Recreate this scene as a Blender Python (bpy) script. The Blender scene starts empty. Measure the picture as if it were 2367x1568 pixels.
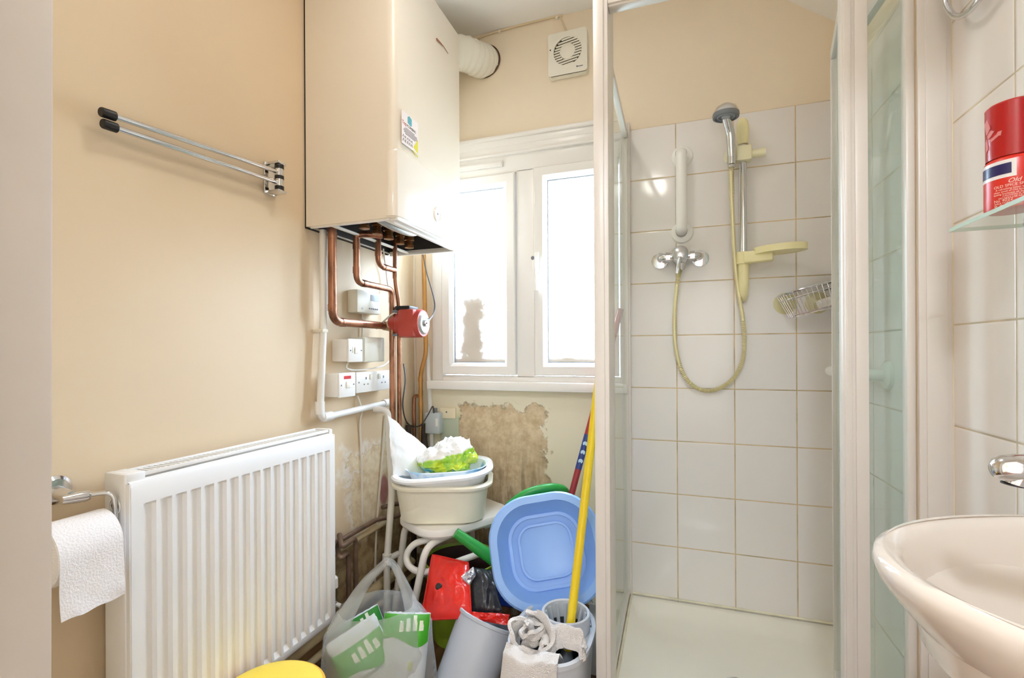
import bpy, bmesh, math, random
from mathutils import Vector, Matrix, noise
PI = math.pi
random.seed(7)
sc = bpy.context.scene
COL = sc.collection
H = 1.02                                   # camera height above the floor
F, YAW, ROLL, CY = 1103.7, 0.33, -0.0052, 812.35   # measured from the tile grid of the photo
_r = Vector((math.cos(YAW), math.sin(YAW), 0)); FW = Vector((-math.sin(YAW), math.cos(YAW), 0)); _u = Vector((0, 0, 1))
RT = _r*math.cos(ROLL) + _u*math.sin(ROLL); UP = _u*math.cos(ROLL) - _r*math.sin(ROLL)
XL, YB, XR, ZC = -1.12, 1.912, 0.529, 2.39

def ray(px, py): return FW + RT*((px-1183.5)/F) - UP*((py-CY)/F)
def aX(px, py, X): d = ray(px, py); p = d*(X/d.x); return Vector((p.x, p.y, p.z+H))
def aY(px, py, Y): d = ray(px, py); p = d*(Y/d.y); return Vector((p.x, p.y, p.z+H))
def aZ(px, py, Z): d = ray(px, py); p = d*((Z-H)/d.z); return Vector((p.x, p.y, p.z+H))
def V(*a): return Vector(a)

# ------------------------------------------------------------------ materials
def lin(c):
    return tuple(((x/255)/12.92 if x/255 <= .04045 else ((x/255+.055)/1.055)**2.4) for x in c)
MATS = {}
def mat(name, col, rough=.5, metal=0, var=0, vscale=8, bump=0, bscale=60, coat=0, sheen=0, ior=1.5, sss=0):
    if name in MATS: return MATS[name]
    m = bpy.data.materials.new(name); m.use_nodes = True
    nt = m.node_tree; b = nt.nodes['Principled BSDF']
    c = lin(col) + (1,)
    b.inputs['Base Color'].default_value = c
    b.inputs['Roughness'].default_value = rough
    b.inputs['Metallic'].default_value = metal
    b.inputs['IOR'].default_value = ior
    if coat: b.inputs['Coat Weight'].default_value = coat; b.inputs['Coat Roughness'].default_value = .08
    if sheen: b.inputs['Sheen Weight'].default_value = sheen
    geo = nt.nodes.new('ShaderNodeNewGeometry')
    if var:
        n = nt.nodes.new('ShaderNodeTexNoise'); n.inputs['Scale'].default_value = vscale; n.inputs['Detail'].default_value = 5
        nt.links.new(geo.outputs['Position'], n.inputs['Vector'])
        mr = nt.nodes.new('ShaderNodeMapRange'); mr.inputs['From Min'].default_value = .3; mr.inputs['From Max'].default_value = .7
        mr.inputs['To Min'].default_value = 1-var; mr.inputs['To Max'].default_value = 1+var*.5
        nt.links.new(n.outputs['Fac'], mr.inputs['Value'])
        mx = nt.nodes.new('ShaderNodeVectorMath'); mx.operation = 'SCALE'; mx.inputs[0].default_value = c[:3]
        nt.links.new(mr.outputs['Result'], mx.inputs['Scale'])
        nt.links.new(mx.outputs['Vector'], b.inputs['Base Color'])
    if bump:
        n2 = nt.nodes.new('ShaderNodeTexNoise'); n2.inputs['Scale'].default_value = bscale; n2.inputs['Detail'].default_value = 4
        nt.links.new(geo.outputs['Position'], n2.inputs['Vector'])
        bp = nt.nodes.new('ShaderNodeBump'); bp.inputs['Strength'].default_value = bump; bp.inputs['Distance'].default_value = .01
        nt.links.new(n2.outputs['Fac'], bp.inputs['Height']); nt.links.new(bp.outputs['Normal'], b.inputs['Normal'])
    MATS[name] = m
    return m

class NT:
    """small helper to wire node trees"""
    def __init__(s, m): s.nt = m.node_tree; s.L = s.nt.links
    def n(s, t, **kw):
        x = s.nt.nodes.new(t)
        for k, v in kw.items(): setattr(x, k, v)
        return x
    def m(s, op, a, b=None, c=None, clamp=False):
        x = s.n('ShaderNodeMath', operation=op); x.use_clamp = clamp
        for i, v in enumerate((a, b, c)):
            if v is None: continue
            if isinstance(v, (int, float)): x.inputs[i].default_value = v
            else: s.L.new(v, x.inputs[i])
        return x.outputs[0]
    def mix(s, f, a, b):
        x = s.n('ShaderNodeMix', data_type='RGBA')
        for i, v in ((0, f), (6, a), (7, b)):
            if isinstance(v, (int, float)): x.inputs[i].default_value = v
            elif isinstance(v, tuple): x.inputs[i].default_value = v
            else: s.L.new(v, x.inputs[i])
        return x.outputs[2]
    def noise(s, vec, sc_, det=5, rough=.55):
        x = s.n('ShaderNodeTexNoise'); x.inputs['Scale'].default_value = sc_; x.inputs['Detail'].default_value = det
        x.inputs['Roughness'].default_value = rough
        s.L.new(vec, x.inputs['Vector']); return x.outputs['Fac']
    def ramp(s, f, lo, hi):
        x = s.n('ShaderNodeMapRange'); x.interpolation_type = 'SMOOTHSTEP'
        x.inputs['From Min'].default_value = lo; x.inputs['From Max'].default_value = hi
        s.L.new(f, x.inputs['Value']); return x.outputs['Result']
def L4(c): return lin(c) + (1,)

def new_mat(name):
    m = bpy.data.materials.new(name); m.use_nodes = True
    MATS[name] = m
    return m, NT(m), m.node_tree.nodes['Principled BSDF']

def tile_mat(name, ax, o_u, o_v, w, h, colr, grout, rough=.12, gw=.0018):
    m, k, b = new_mat(name)
    g = k.n('ShaderNodeNewGeometry'); s = k.n('ShaderNodeSeparateXYZ'); k.L.new(g.outputs['Position'], s.inputs[0])
    masks = []
    for out, o, d in ((s.outputs[ax], o_u, w), (s.outputs[2], o_v, h)):
        t = k.m('DIVIDE', k.m('SUBTRACT', out, o), d)
        fr = k.m('SUBTRACT', t, k.m('ROUND', t))
        masks.append(k.m('MULTIPLY', k.m('ABSOLUTE', fr), d))
    dist = k.m('MINIMUM', masks[0], masks[1])
    f = k.ramp(dist, gw*.6, gw*1.5)
    n = k.noise(g.outputs['Position'], 3.0, 3)
    gn = k.noise(g.outputs['Position'], 9.0, 4)
    gcol = k.mix(k.ramp(gn, .35, .7), L4(grout[0]), L4(grout[1]))
    tcol = k.mix(n, L4(colr), L4(tuple(max(0, c-7) for c in colr)))
    k.L.new(k.mix(f, gcol, tcol), b.inputs['Base Color'])
    rr_ = k.m('MULTIPLY_ADD', f, rough-.7, .7); k.L.new(rr_, b.inputs['Roughness'])
    bp = k.n('ShaderNodeBump'); bp.inputs['Strength'].default_value = .35; bp.inputs['Distance'].default_value = .0015
    wv = k.m('MULTIPLY', k.noise(g.outputs['Position'], 5.0, 2), .8)
    k.L.new(k.m('ADD', k.ramp(dist, gw*.5, gw*3), wv), bp.inputs['Height']); k.L.new(bp.outputs['Normal'], b.inputs['Normal'])
    return m

def glass_mat(name, tint, gloss=.06, rough=.02, haze=0.0):
    m, k, b = new_mat(name); nt = m.node_tree
    out = nt.nodes['Material Output']; nt.nodes.remove(b)
    tr = k.n('ShaderNodeBsdfTransparent'); tr.inputs[0].default_value = tint + (1,)
    gl = k.n('ShaderNodeBsdfGlossy'); gl.inputs['Roughness'].default_value = rough; gl.inputs[0].default_value = (.95, .98, .97, 1)
    fr = k.n('ShaderNodeFresnel'); fr.inputs[0].default_value = 1.3
    mx = k.n('ShaderNodeMixShader'); gb = k.n('ShaderNodeNewGeometry'); k.L.new(k.m('MULTIPLY', k.m('ADD', fr.outputs[0], gloss*.3), k.m('SUBTRACT', 1.0, gb.outputs['Backfacing'])), mx.inputs[0])
    k.L.new(tr.outputs[0], mx.inputs[1]); k.L.new(gl.outputs[0], mx.inputs[2]); last = mx
    if haze:
        df = k.n('ShaderNodeBsdfDiffuse'); df.inputs[0].default_value = (.8, .86, .84, 1)
        m2 = k.n('ShaderNodeMixShader'); m2.inputs[0].default_value = haze
        k.L.new(mx.outputs[0], m2.inputs[1]); k.L.new(df.outputs[0], m2.inputs[2]); last = m2
    k.L.new(last.outputs[0], out.inputs[0])
    return m

def film_mat(name, col, alpha, rough=.25, wrinkle=.5):
    """thin see-through plastic film"""
    m, k, b = new_mat(name); nt = m.node_tree
    b.inputs['Base Color'].default_value = L4(col); b.inputs['Roughness'].default_value = rough
    g = k.n('ShaderNodeNewGeometry')
    n = k.noise(g.outputs['Position'], 22, 4)
    bp = k.n('ShaderNodeBump'); bp.inputs['Strength'].default_value = wrinkle; bp.inputs['Distance'].default_value = .012
    k.L.new(n, bp.inputs['Height']); k.L.new(bp.outputs['Normal'], b.inputs['Normal'])
    tr = k.n('ShaderNodeBsdfTransparent'); tl = k.n('ShaderNodeBsdfTranslucent'); tl.inputs[0].default_value = L4(col)
    m1 = k.n('ShaderNodeMixShader'); m1.inputs[0].default_value = .35
    k.L.new(b.outputs[0], m1.inputs[1]); k.L.new(tl.outputs[0], m1.inputs[2])
    m2 = k.n('ShaderNodeMixShader'); m2.inputs[0].default_value = alpha
    k.L.new(tr.outputs[0], m2.inputs[1]); k.L.new(m1.outputs[0], m2.inputs[2])
    k.L.new(m2.outputs[0], nt.nodes['Material Output'].inputs[0])
    return m

# ------------------------------------------------------------------ mesh helpers
def BM(): return bmesh.new()
def merge(bm, t, M=None):
    if M is not None: t.transform(M)
    me = bpy.data.meshes.new('t'); t.to_mesh(me); t.free(); bm.from_mesh(me); bpy.data.meshes.remove(me)
def box(bm, x0, x1, y0, y1, z0, z1, bev=0, M=None, seg=2):
    t = bmesh.new(); bmesh.ops.create_cube(t, size=1)
    t.transform(Matrix.Translation(((x0+x1)/2, (y0+y1)/2, (z0+z1)/2)) @ Matrix.Diagonal((abs(x1-x0), abs(y1-y0), abs(z1-z0), 1)))
    if bev: bmesh.ops.bevel(t, geom=t.edges[:], offset=bev, segments=seg, affect='EDGES', profile=.5)
    merge(bm, t, M)
def loft(bm, rings, cap0=True, cap1=True, closed=True, M=None):
    rs = []
    for r in rings:
        rs.append([bm.verts.new(M @ Vector(p) if M is not None else Vector(p)) for p in r])
    n = len(rs[0])
    for a, b in zip(rs, rs[1:]):
        for i in range(n if closed else n-1):
            j = (i+1) % n
            try: bm.faces.new((a[i], a[j], b[j], b[i]))
            except ValueError: pass
    if cap0: bm.faces.new(list(reversed(rs[0])))
    if cap1: bm.faces.new(rs[-1])
    return rs
def tube(bm, pts, r, n=12, closed=False, cap=True, flat=1.0):
    pts = [Vector(p) for p in pts]
    m = len(pts); T = []
    for i in range(m):
        a = pts[i-1] if (i or closed) else pts[i]; b = pts[(i+1) % m] if (i < m-1 or closed) else pts[i]
        T.append((b-a).normalized())
    nrm = T[0].orthogonal().normalized(); rings = []
    for i in range(m):
        if i:
            q = T[i-1].rotation_difference(T[i]); nrm = q @ nrm
            nrm = (nrm - T[i]*nrm.dot(T[i])).normalized()
        bn = T[i].cross(nrm)
        ri = r[i] if isinstance(r, (list, tuple)) else r
        rings.append([pts[i] + (nrm*math.cos(2*PI*k/n) + bn*math.sin(2*PI*k/n)*flat)*ri for k in range(n)])
    if closed: rings.append(rings[0])
    if closed:
        rs = loft(bm, rings[:-1], False, False)
        # close by best alignment
        a, b = rs[-1], rs[0]
        best = min(range(n), key=lambda s: sum((a[i].co-b[(i+s) % n].co).length for i in range(0, n, 3)))
        for i in range(n):
            j = (i+1) % n
            bm.faces.new((a[i], a[j], b[(j+best) % n], b[(i+best) % n]))
    else: loft(bm, rings, cap, cap)
def bend(pts, rad, n=6, closed=False):
    pts = [Vector(p) for p in pts]; out = [] if closed else [pts[0]]; m = len(pts)
    for i in (range(m) if closed else range(1, m-1)):
        p, a, b = pts[i], pts[i-1], pts[(i+1) % m]
        ra = min(rad, (a-p).length*.48, (b-p).length*.48)
        s = p + (a-p).normalized()*ra; e = p + (b-p).normalized()*ra
        for k in range(n+1):
            t = k/n; out.append(s*(1-t)**2 + p*2*t*(1-t) + e*t*t)
    if not closed: out.append(pts[-1])
    return out
def spline(pts, n=8, closed=False):
    pts = [Vector(p) for p in pts]; m = len(pts); out = []
    for i in range(m if closed else m-1):
        p0 = pts[i-1] if (i or closed) else pts[0]; p1 = pts[i]; p2 = pts[(i+1) % m]
        p3 = pts[(i+2) % m] if (closed or i < m-2) else pts[-1]
        for k in range(n):
            t = k/n
            out.append(.5*((2*p1)+(p2-p0)*t+(2*p0-5*p1+4*p2-p3)*t*t+(3*p1-p0-3*p2+p3)*t**3))
    if not closed: out.append(pts[-1])
    return out
def frame_to(d, up=(0, 0, 1)):
    """matrix whose local z points along d"""
    z = Vector(d).normalized(); x = Vector(up).cross(z)
    if x.length < 1e-4: x = Vector((1, 0, 0)).cross(z)
    x.normalize(); y = z.cross(x)
    return Matrix((x, y, z)).transposed().to_4x4()
def place(p, d=(0, 0, 1), up=(0, 0, 1)): return Matrix.Translation(Vector(p)) @ frame_to(d, up)
def basis(o, x, y, z):
    M = Matrix((Vector(x).normalized(), Vector(y).normalized(), Vector(z).normalized())).transposed().to_4x4()
    return Matrix.Translation(Vector(o)) @ M
def lathe(bm, prof, M=None, n=32, a0=0, a1=2*PI):
    full = abs(a1-a0-2*PI) < 1e-6
    rings = []
    for r, z in prof:
        rr_ = max(r, 1e-5)
        rings.append([(rr_*math.cos(a0+(a1-a0)*k/(n if full else n-1)), rr_*math.sin(a0+(a1-a0)*k/(n if full else n-1)), z) for k in range(n)])
    t = bmesh.new(); loft(t, rings, False, False, closed=full)
    bmesh.ops.remove_doubles(t, verts=t.verts[:], dist=2e-5)
    merge(bm, t, M)
def rr(w, h, r, n=6, cx=0, cy=0):
    pts = []; r = min(r, w/2*.999, h/2*.999)
    for sx, sy, a in ((1, 1, 0), (-1, 1, PI/2), (-1, -1, PI), (1, -1, 3*PI/2)):
        for k in range(n+1):
            t = a + PI/2*k/n
            pts.append((cx+sx*(w/2-r)+r*math.cos(t), cy+sy*(h/2-r)+r*math.sin(t)))
    return pts
def prism(bm, poly, z0, z1, M=None, bev=0):
    t = bmesh.new(); loft(t, [[(x, y, z0) for x, y in poly], [(x, y, z1) for x, y in poly]])
    if bev:
        es = [e for e in t.edges if len(e.link_faces) == 2 and e.calc_face_angle(0) > .9]
        bmesh.ops.bevel(t, geom=es, offset=bev, segments=2, affect='EDGES')
    merge(bm, t, M)
def plate(bm, outer, hole, z0, z1, M=None):
    """ring-shaped plate: outer and hole outlines with the same number of points"""
    t = bmesh.new()
    R = [[(x, y, z0) for x, y in outer], [(x, y, z1) for x, y in outer], [(x, y, z1) for x, y in hole], [(x, y, z0) for x, y in hole], [(x, y, z0) for x, y in outer]]
    loft(t, R, False, False); bmesh.ops.remove_doubles(t, verts=t.verts[:], dist=1e-6); merge(bm, t, M)
def bowl(bm, w, l, h, cr, taper, lip, th, M=None, lipdrop=.012, n=8):
    O = []
    def ring(W, L_, r, z): return [(x, y, z) for x, y in rr(W, L_, r, n)]
    O.append(ring(w*taper-.02, l*taper-.02, cr*taper, 0)); O.append(ring(w*taper, l*taper, cr*taper, .008))
    O.append(ring(w, l, cr, h-.012)); O.append(ring(w+.006, l+.006, cr, h-.004))
    O.append(ring(w+2*lip, l+2*lip, cr+lip, h-lipdrop)); O.append(ring(w+2*lip+.003, l+2*lip+.003, cr+lip, h-lipdrop*.3)); O.append(ring(w+2*lip-.006, l+2*lip-.006, cr+lip, h+.002))
    O.append(ring(w-2*th+.004, l-2*th+.004, cr, h+.002)); O.append(ring(w-2*th-.003, l-2*th-.003, cr, h-.006))
    O.append(ring(w*taper-2*th, l*taper-2*th, cr*taper, .012)); O.append(ring(w*taper-2*th-.02, l*taper-2*th-.02, cr*taper, th))
    t = bmesh.new(); loft(t, O); merge(bm, t, M)
def thicken(t, th):
    t.normal_update(); vs = list(t.verts); fs = list(t.faces); dup = {}
    be = [e for e in t.edges if len(e.link_faces) == 1]
    pairs = [(l.vert, l.link_loop_next.vert) for e in be for l in e.link_loops]
    for v in vs: dup[v] = t.verts.new(v.co - v.normal*th)
    for f in fs: t.faces.new([dup[v] for v in reversed(f.verts)])
    for a, b in pairs:
        try: t.faces.new((b, a, dup[a], dup[b]))
        except ValueError: pass
def grid(bm, nu, nv, fn, th=0, M=None):
    t = bmesh.new()
    vs = [[t.verts.new(fn(i/nu, j/nv)) for j in range(nv+1)] for i in range(nu+1)]
    for i in range(nu):
        for j in range(nv): t.faces.new((vs[i][j], vs[i+1][j], vs[i+1][j+1], vs[i][j+1]))
    bmesh.ops.recalc_face_normals(t, faces=t.faces[:])
    if th: thicken(t, th)
    merge(bm, t, M)
def fbm(p, s, o=3):
    return noise.fractal(Vector(p)*s, 1.0, 2.0, o)
def text(bm, s, size, M, ext=.0002, align='LEFT', shear=0, wrap=None, spacing=1.0):
    cu = bpy.data.curves.new('t', 'FONT'); cu.body = s; cu.size = size; cu.extrude = ext; cu.align_x = align; cu.shear = shear; cu.space_character = spacing
    cu.resolution_u = 3
    o = bpy.data.objects.new('t', cu); COL.objects.link(o)
    bpy.context.view_layer.update()
    me = bpy.data.meshes.new_from_object(o.evaluated_get(bpy.context.evaluated_depsgraph_get()))
    bpy.data.objects.remove(o); bpy.data.curves.remove(cu)
    if wrap:
        for v in me.vertices: v.co = wrap(v.co)
    t = bmesh.new(); t.from_mesh(me); bpy.data.meshes.remove(me); merge(bm, t, M)

# ------------------------------------------------------------------ objects
def obj(name, bm, m, parent=None, label=None, ang=35, kind=None, origin=None, M=None):
    if M is not None: bm.transform(M)
    me = bpy.data.meshes.new(name)
    bmesh.ops.recalc_face_normals(bm, faces=bm.faces[:])
    org = Vector((0, 0, 0))
    if parent is not None: org = Vector(parent['_o'])
    elif origin is not None: org = Vector(origin)
    if origin is not None: org = Vector(origin)
    bm.transform(Matrix.Translation(-org))
    bm.to_mesh(me); bm.free()
    for p in me.polygons: p.use_smooth = True
    me.set_sharp_from_angle(angle=math.radians(ang))
    for mm in (m if isinstance(m, (list, tuple)) else [m]): me.materials.append(mm)
    o = bpy.data.objects.new(name, me); COL.objects.link(o)
    if parent is not None:
        o.parent = parent; o.location = org - Vector(parent['_o'])
    else: o.location = org
    o['_o'] = tuple(org)
    if label: o['label'] = label
    if kind: o['kind'] = kind
    return o
def thing(name, label, cat, loc, group=None, kind=None):
    o = bpy.data.objects.new(name, None); COL.objects.link(o); o.location = Vector(loc); o['_o'] = tuple(loc)
    o.empty_display_size = .05
    if label: o['label'] = label; o['category'] = cat
    if group: o['group'] = group
    if kind: o['kind'] = kind
    return o
def tag(o, label, cat, group=None):
    o['label'] = label; o['category'] = cat
    if group: o['group'] = group
    return o
def struct(name, bm, m, parent=None, ang=35):
    o = obj(name, bm, m, parent, ang=ang)
    if parent is None: o['kind'] = 'structure'
    return o
SKY, ROOM_FILL, HALL_FILL, EXPO = 31.0, 3.8, 27, 0.13
# ------------------------------------------------------------------ materials used
PAINT = (233, 217, 191); PAINT_L_SHADED = (223, 202, 171)  # same paint; left copy darkened for the dimmer light on that wall
def wall_left_mat():
    m, k, b = new_mat('magnolia_left_shaded'); b.inputs['Roughness'].default_value = .55
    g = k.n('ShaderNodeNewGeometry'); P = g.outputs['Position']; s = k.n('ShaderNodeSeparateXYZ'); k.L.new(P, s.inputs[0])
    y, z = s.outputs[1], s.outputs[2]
    base = k.mix(k.noise(P, 2.5, 3), L4(PAINT_L_SHADED), L4((219, 197, 165)))
    n1 = k.noise(P, 9, 6, .62); n2 = k.noise(P, 24, 6, .65); n3 = k.noise(P, 5, 3)
    # bare plaster where the paint has come off beside the radiator
    e1 = k.m('SUBTRACT', k.m('MULTIPLY_ADD', n1, .34, .47), z)
    e2 = k.m('SUBTRACT', y, k.m('MULTIPLY_ADD', n1, -.28, 1.60))
    f = k.ramp(k.m('MINIMUM', e1, e2), -.004, .006)
    edge = k.ramp(k.m('MINIMUM', e1, e2), -.07, -.005)
    white = k.mix(k.m('MULTIPLY', edge, k.ramp(n2, .35, .6)), base, L4((240, 234, 224)))
    bare = k.mix(k.ramp(n2, .35, .68), L4((240, 228, 202)), L4((214, 192, 156)))
    c = k.mix(f, white, bare)
    low = k.ramp(k.m('SUBTRACT', k.m('MULTIPLY_ADD', n1, .2, .235), z), -.02, .03)
    dirt = k.mix(k.ramp(n2, .3, .65), L4((134, 110, 80)), L4((186, 166, 128)))
    lowy = k.m('MULTIPLY', low, k.ramp(y, 1.05, 1.3))
    c = k.mix(lowy, c, dirt)
    # red and blue paint stain beside the white waste pipe
    d1 = k.m('ADD', k.m('POWER', k.m('DIVIDE', k.m('SUBTRACT', y, 1.66), .035), 2.0), k.m('POWER', k.m('DIVIDE', k.m('SUBTRACT', z, .46), .075), 2.0))
    st = k.m('MULTIPLY', k.ramp(k.m('SUBTRACT', 1.25, k.m('ADD', d1, k.m('MULTIPLY', n2, .6))), 0, .5), .75)
    c = k.mix(st, c, k.mix(k.ramp(z, .39, .42), L4((96, 130, 170)), L4((150, 60, 84))))
    k.L.new(c, b.inputs['Base Color'])
    bp = k.n('ShaderNodeBump'); bp.inputs['Strength'].default_value = .5; bp.inputs['Distance'].default_value = .006
    k.L.new(k.m('ADD', k.m('MULTIPLY', f, -.6), k.m('MULTIPLY', k.noise(P, 40, 4), k.m('MULTIPLY_ADD', f, .35, .05))), bp.inputs['Height'])
    k.L.new(bp.outputs['Normal'], b.inputs['Normal'])
    return m
def wall_back_mat():
    m, k, b = new_mat('magnolia_back_lit'); b.inputs['Roughness'].default_value = .6
    g = k.n('ShaderNodeNewGeometry'); P = g.outputs['Position']; s = k.n('ShaderNodeSeparateXYZ'); k.L.new(P, s.inputs[0])
    x, z = s.outputs[0], s.outputs[2]
    n1 = k.noise(P, 11, 7, .65); n2 = k.noise(P, 30, 6, .7); n3 = k.noise(P, 4, 3)
    mp = k.n('ShaderNodeMapping'); mp.inputs['Scale'].default_value = (1, 1, .16); k.L.new(P, mp.inputs['Vector'])
    st = k.noise(mp.outputs[0], 40, 4)
    base = k.mix(k.noise(P, 2.5, 3), L4((238, 225, 203)), L4((234, 219, 195)))  # same paint lightened for the brighter light on the back wall
    lowb = k.ramp(z, .9, .82)
    base = k.mix(lowb, base, L4((232, 222, 198)))
    wob = k.m('MULTIPLY', k.m('SUBTRACT', n1, .5), .22)
    a = k.m('SUBTRACT', k.m('ADD', x, .905), wob); c_ = k.m('SUBTRACT', k.m('ADD', -.505, wob), x); t = k.m('SUBTRACT', k.m('MULTIPLY_ADD', n1, .2, .69), z)
    d = k.m('MINIMUM', k.m('MINIMUM', a, c_), t)
    f = k.ramp(d, -.003, .008)
    patch = k.mix(k.ramp(n2, .3, .7), L4((222, 202, 170)), L4((192, 166, 130)))
    dk = k.m('MULTIPLY', k.ramp(z, .72, .42), k.ramp(st, .35, .65))
    patch = k.mix(k.m('MULTIPLY', dk, .75), patch, L4((126, 102, 72)))
    mould = k.m('MULTIPLY', k.ramp(k.m('SUBTRACT', .10, k.m('ABSOLUTE', k.m('ADD', x, .93))), 0, .06), k.ramp(z, .8, .7))
    base = k.mix(k.m('MULTIPLY', mould, .6), base, L4((178, 176, 120)))
    c = k.mix(f, base, patch)
    rim = k.m('MULTIPLY', k.ramp(k.m('SUBTRACT', .012, k.m('ABSOLUTE', d)), 0, .008), k.ramp(n2, .45, .6))
    c = k.mix(k.m('MULTIPLY', rim, .5), c, L4((110, 92, 58)))
    k.L.new(c, b.inputs['Base Color'])
    bp = k.n('ShaderNodeBump'); bp.inputs['Strength'].default_value = .5; bp.inputs['Distance'].default_value = .006
    k.L.new(k.m('ADD', k.m('MULTIPLY', f, -.7), k.m('MULTIPLY', k.noise(P, 50, 4), k.m('MULTIPLY_ADD', f, .3, .05))), bp.inputs['Height'])
    k.L.new(bp.outputs['Normal'], b.inputs['Normal'])
    return m
def floor_mat():
    m, k, b = new_mat('brown_floor'); b.inputs['Roughness'].default_value = .45
    g = k.n('ShaderNodeNewGeometry'); P = g.outputs['Position']
    mp = k.n('ShaderNodeMapping'); mp.inputs['Scale'].default_value = (9, .8, 1); k.L.new(P, mp.inputs['Vector'])
    n = k.noise(mp.outputs[0], 4, 6, .6)
    s = k.n('ShaderNodeSeparateXYZ'); k.L.new(P, s.inputs[0])
    t = k.m('DIVIDE', s.outputs[0], .12); fr = k.m('ABSOLUTE', k.m('SUBTRACT', t, k.m('ROUND', t)))
    c = k.mix(k.ramp(n, .3, .7), L4((74, 48, 32)), L4((120, 84, 58)))
    k.L.new(k.mix(k.ramp(fr, 0, .02), L4((36, 24, 18)), c), b.inputs['Base Color'])
    return m
def copper_mat():
    m, k, b = new_mat('aged_copper'); b.inputs['Metallic'].default_value = .85; b.inputs['Roughness'].default_value = .38
    g = k.n('ShaderNodeNewGeometry'); P = g.outputs['Position']
    mp = k.n('ShaderNodeMapping'); mp.inputs['Scale'].default_value = (1, 1, .35); k.L.new(P, mp.inputs['Vector'])
    n = k.noise(mp.outputs[0], 26, 5, .6)
    c = k.mix(k.ramp(n, .3, .62), L4((112, 78, 62)), L4((182, 130, 102)))
    k.L.new(c, b.inputs['Base Color']); k.L.new(k.m('MULTIPLY_ADD', n, .5, .12), b.inputs['Roughness'])
    return m
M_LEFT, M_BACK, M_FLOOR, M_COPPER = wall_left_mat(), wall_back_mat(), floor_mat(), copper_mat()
M_PAINT = mat('magnolia_paint', PAINT, .55, var=.02, vscale=2.5)
M_CEIL = mat('white_ceiling', (246, 244, 242), .7, var=.02, vscale=3)
M_HALL = mat('hall_paint', (236, 226, 212), .7)
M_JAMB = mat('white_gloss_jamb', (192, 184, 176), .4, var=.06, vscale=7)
M_UPVC = mat('white_upvc', (234, 231, 227), .25)
M_ENAM = mat('white_enamel', (240, 238, 236), .38)
M_WHITE = mat('white_plastic', (242, 240, 236), .32)
M_OFFW = mat('aged_white_plastic', (232, 228, 214), .35)
M_BOILER = mat('boiler_white', (234, 225, 210), .36)
M_FLAP = mat('boiler_flap_white', (242, 234, 222), .10, coat=.6)
M_CHROME = mat('chrome', (222, 222, 224), .12, metal=1)
M_STEEL = mat('brushed_steel', (205, 205, 206), .3, metal=1)
M_DARK = mat('gap_shade_dark', (40, 36, 34), .8)
M_BLACK = mat('black_plastic', (26, 24, 24), .45)
M_BRASS = mat('brass', (178, 136, 78), .3, metal=1, var=.25, vscale=30)
M_GALV = mat('galvanised', (190, 192, 190), .42, metal=.8, var=.12, vscale=20)
M_CREAM = mat('yellowed_plastic', (240, 230, 178), .35)
M_PVCW = mat('white_waste_pipe', (238, 236, 232), .3)
M_GREY = mat('grey_plastic', (176, 182, 190), .42, var=.03, vscale=5)
M_GREYD = mat('dark_grey_plastic', (120, 124, 130), .5)
M_TRAY = mat('acrylic_tray', (236, 232, 220), .18, var=.03, vscale=4)
M_FRAME = mat('shower_frame_white', (219, 214, 207), .3)
M_CERAM = mat('ceramic', (222, 213, 203), .08, coat=.4)
M_GLASS = glass_mat('green_tinted_glass', (.945, .975, .958), .05, .03, haze=.07)
M_SHELF = glass_mat('clear_glass', (.93, .96, .94), .08, .01, haze=.03)
M_GLEDGE = mat('glass_edge', (188, 208, 194), .15)
M_TILEB = tile_mat('white_tiles_back', 0, .0043, .8574+H, .1984, .2, (238, 234, 231), ((214, 190, 150), (170, 154, 120)))
M_TILER = tile_mat('white_tiles_right', 1, 1.1953, .6477+H, .1984, .2, (236, 230, 225), ((214, 196, 168), (180, 168, 146)))

# ------------------------------------------------------------------ the room
b = BM(); box(b, -1.25, .66, .0, 2.05, -.06, 0); struct('floor', b, M_FLOOR)
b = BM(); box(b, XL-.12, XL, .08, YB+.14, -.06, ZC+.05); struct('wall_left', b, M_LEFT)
WX0, WX1, WZ0, WZ1 = -1.025, -.195, .885, 1.905       # window opening
b = BM()
box(b, XL-.12, WX0, YB, YB+.14, -.06, ZC+.05); box(b, WX1, XR+.12, YB, YB+.14, -.06, ZC+.05)
box(b, WX0, WX1, YB, YB+.14, -.06, WZ0); box(b, WX0, WX1, YB, YB+.14, WZ1, ZC+.05)
struct('wall_back', b, M_BACK)
b = BM(); box(b, XR, XR+.12, .08, YB+.14, -.06, ZC+.05); struct('wall_right', b, M_PAINT)
# front wall with the doorway the camera looks through
b = BM(); box(b, XL-.12, -.415, .06, .19, -.06, ZC+.05); box(b, .42, XR+.12, .06, .19, -.06, ZC+.05); box(b, -.415, .42, .06, .19, 2.05, ZC+.05)
struct('wall_front', b, M_PAINT)
b = BM(); box(b, -1.25, .66, .0, 2.05, ZC, ZC+.06); struct('ceiling', b, M_CEIL)
# sloped ceiling piece in the corner above the shower
b = BM(); prism(b, [(.20, ZC+.01), (.20, ZC), (XR+.01, 2.135), (XR+.01, ZC+.01)], -(YB+.005), -.19, M=Matrix.Rotation(PI/2, 4, 'X'))
struct('ceiling_slope', b, M_CEIL)
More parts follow.
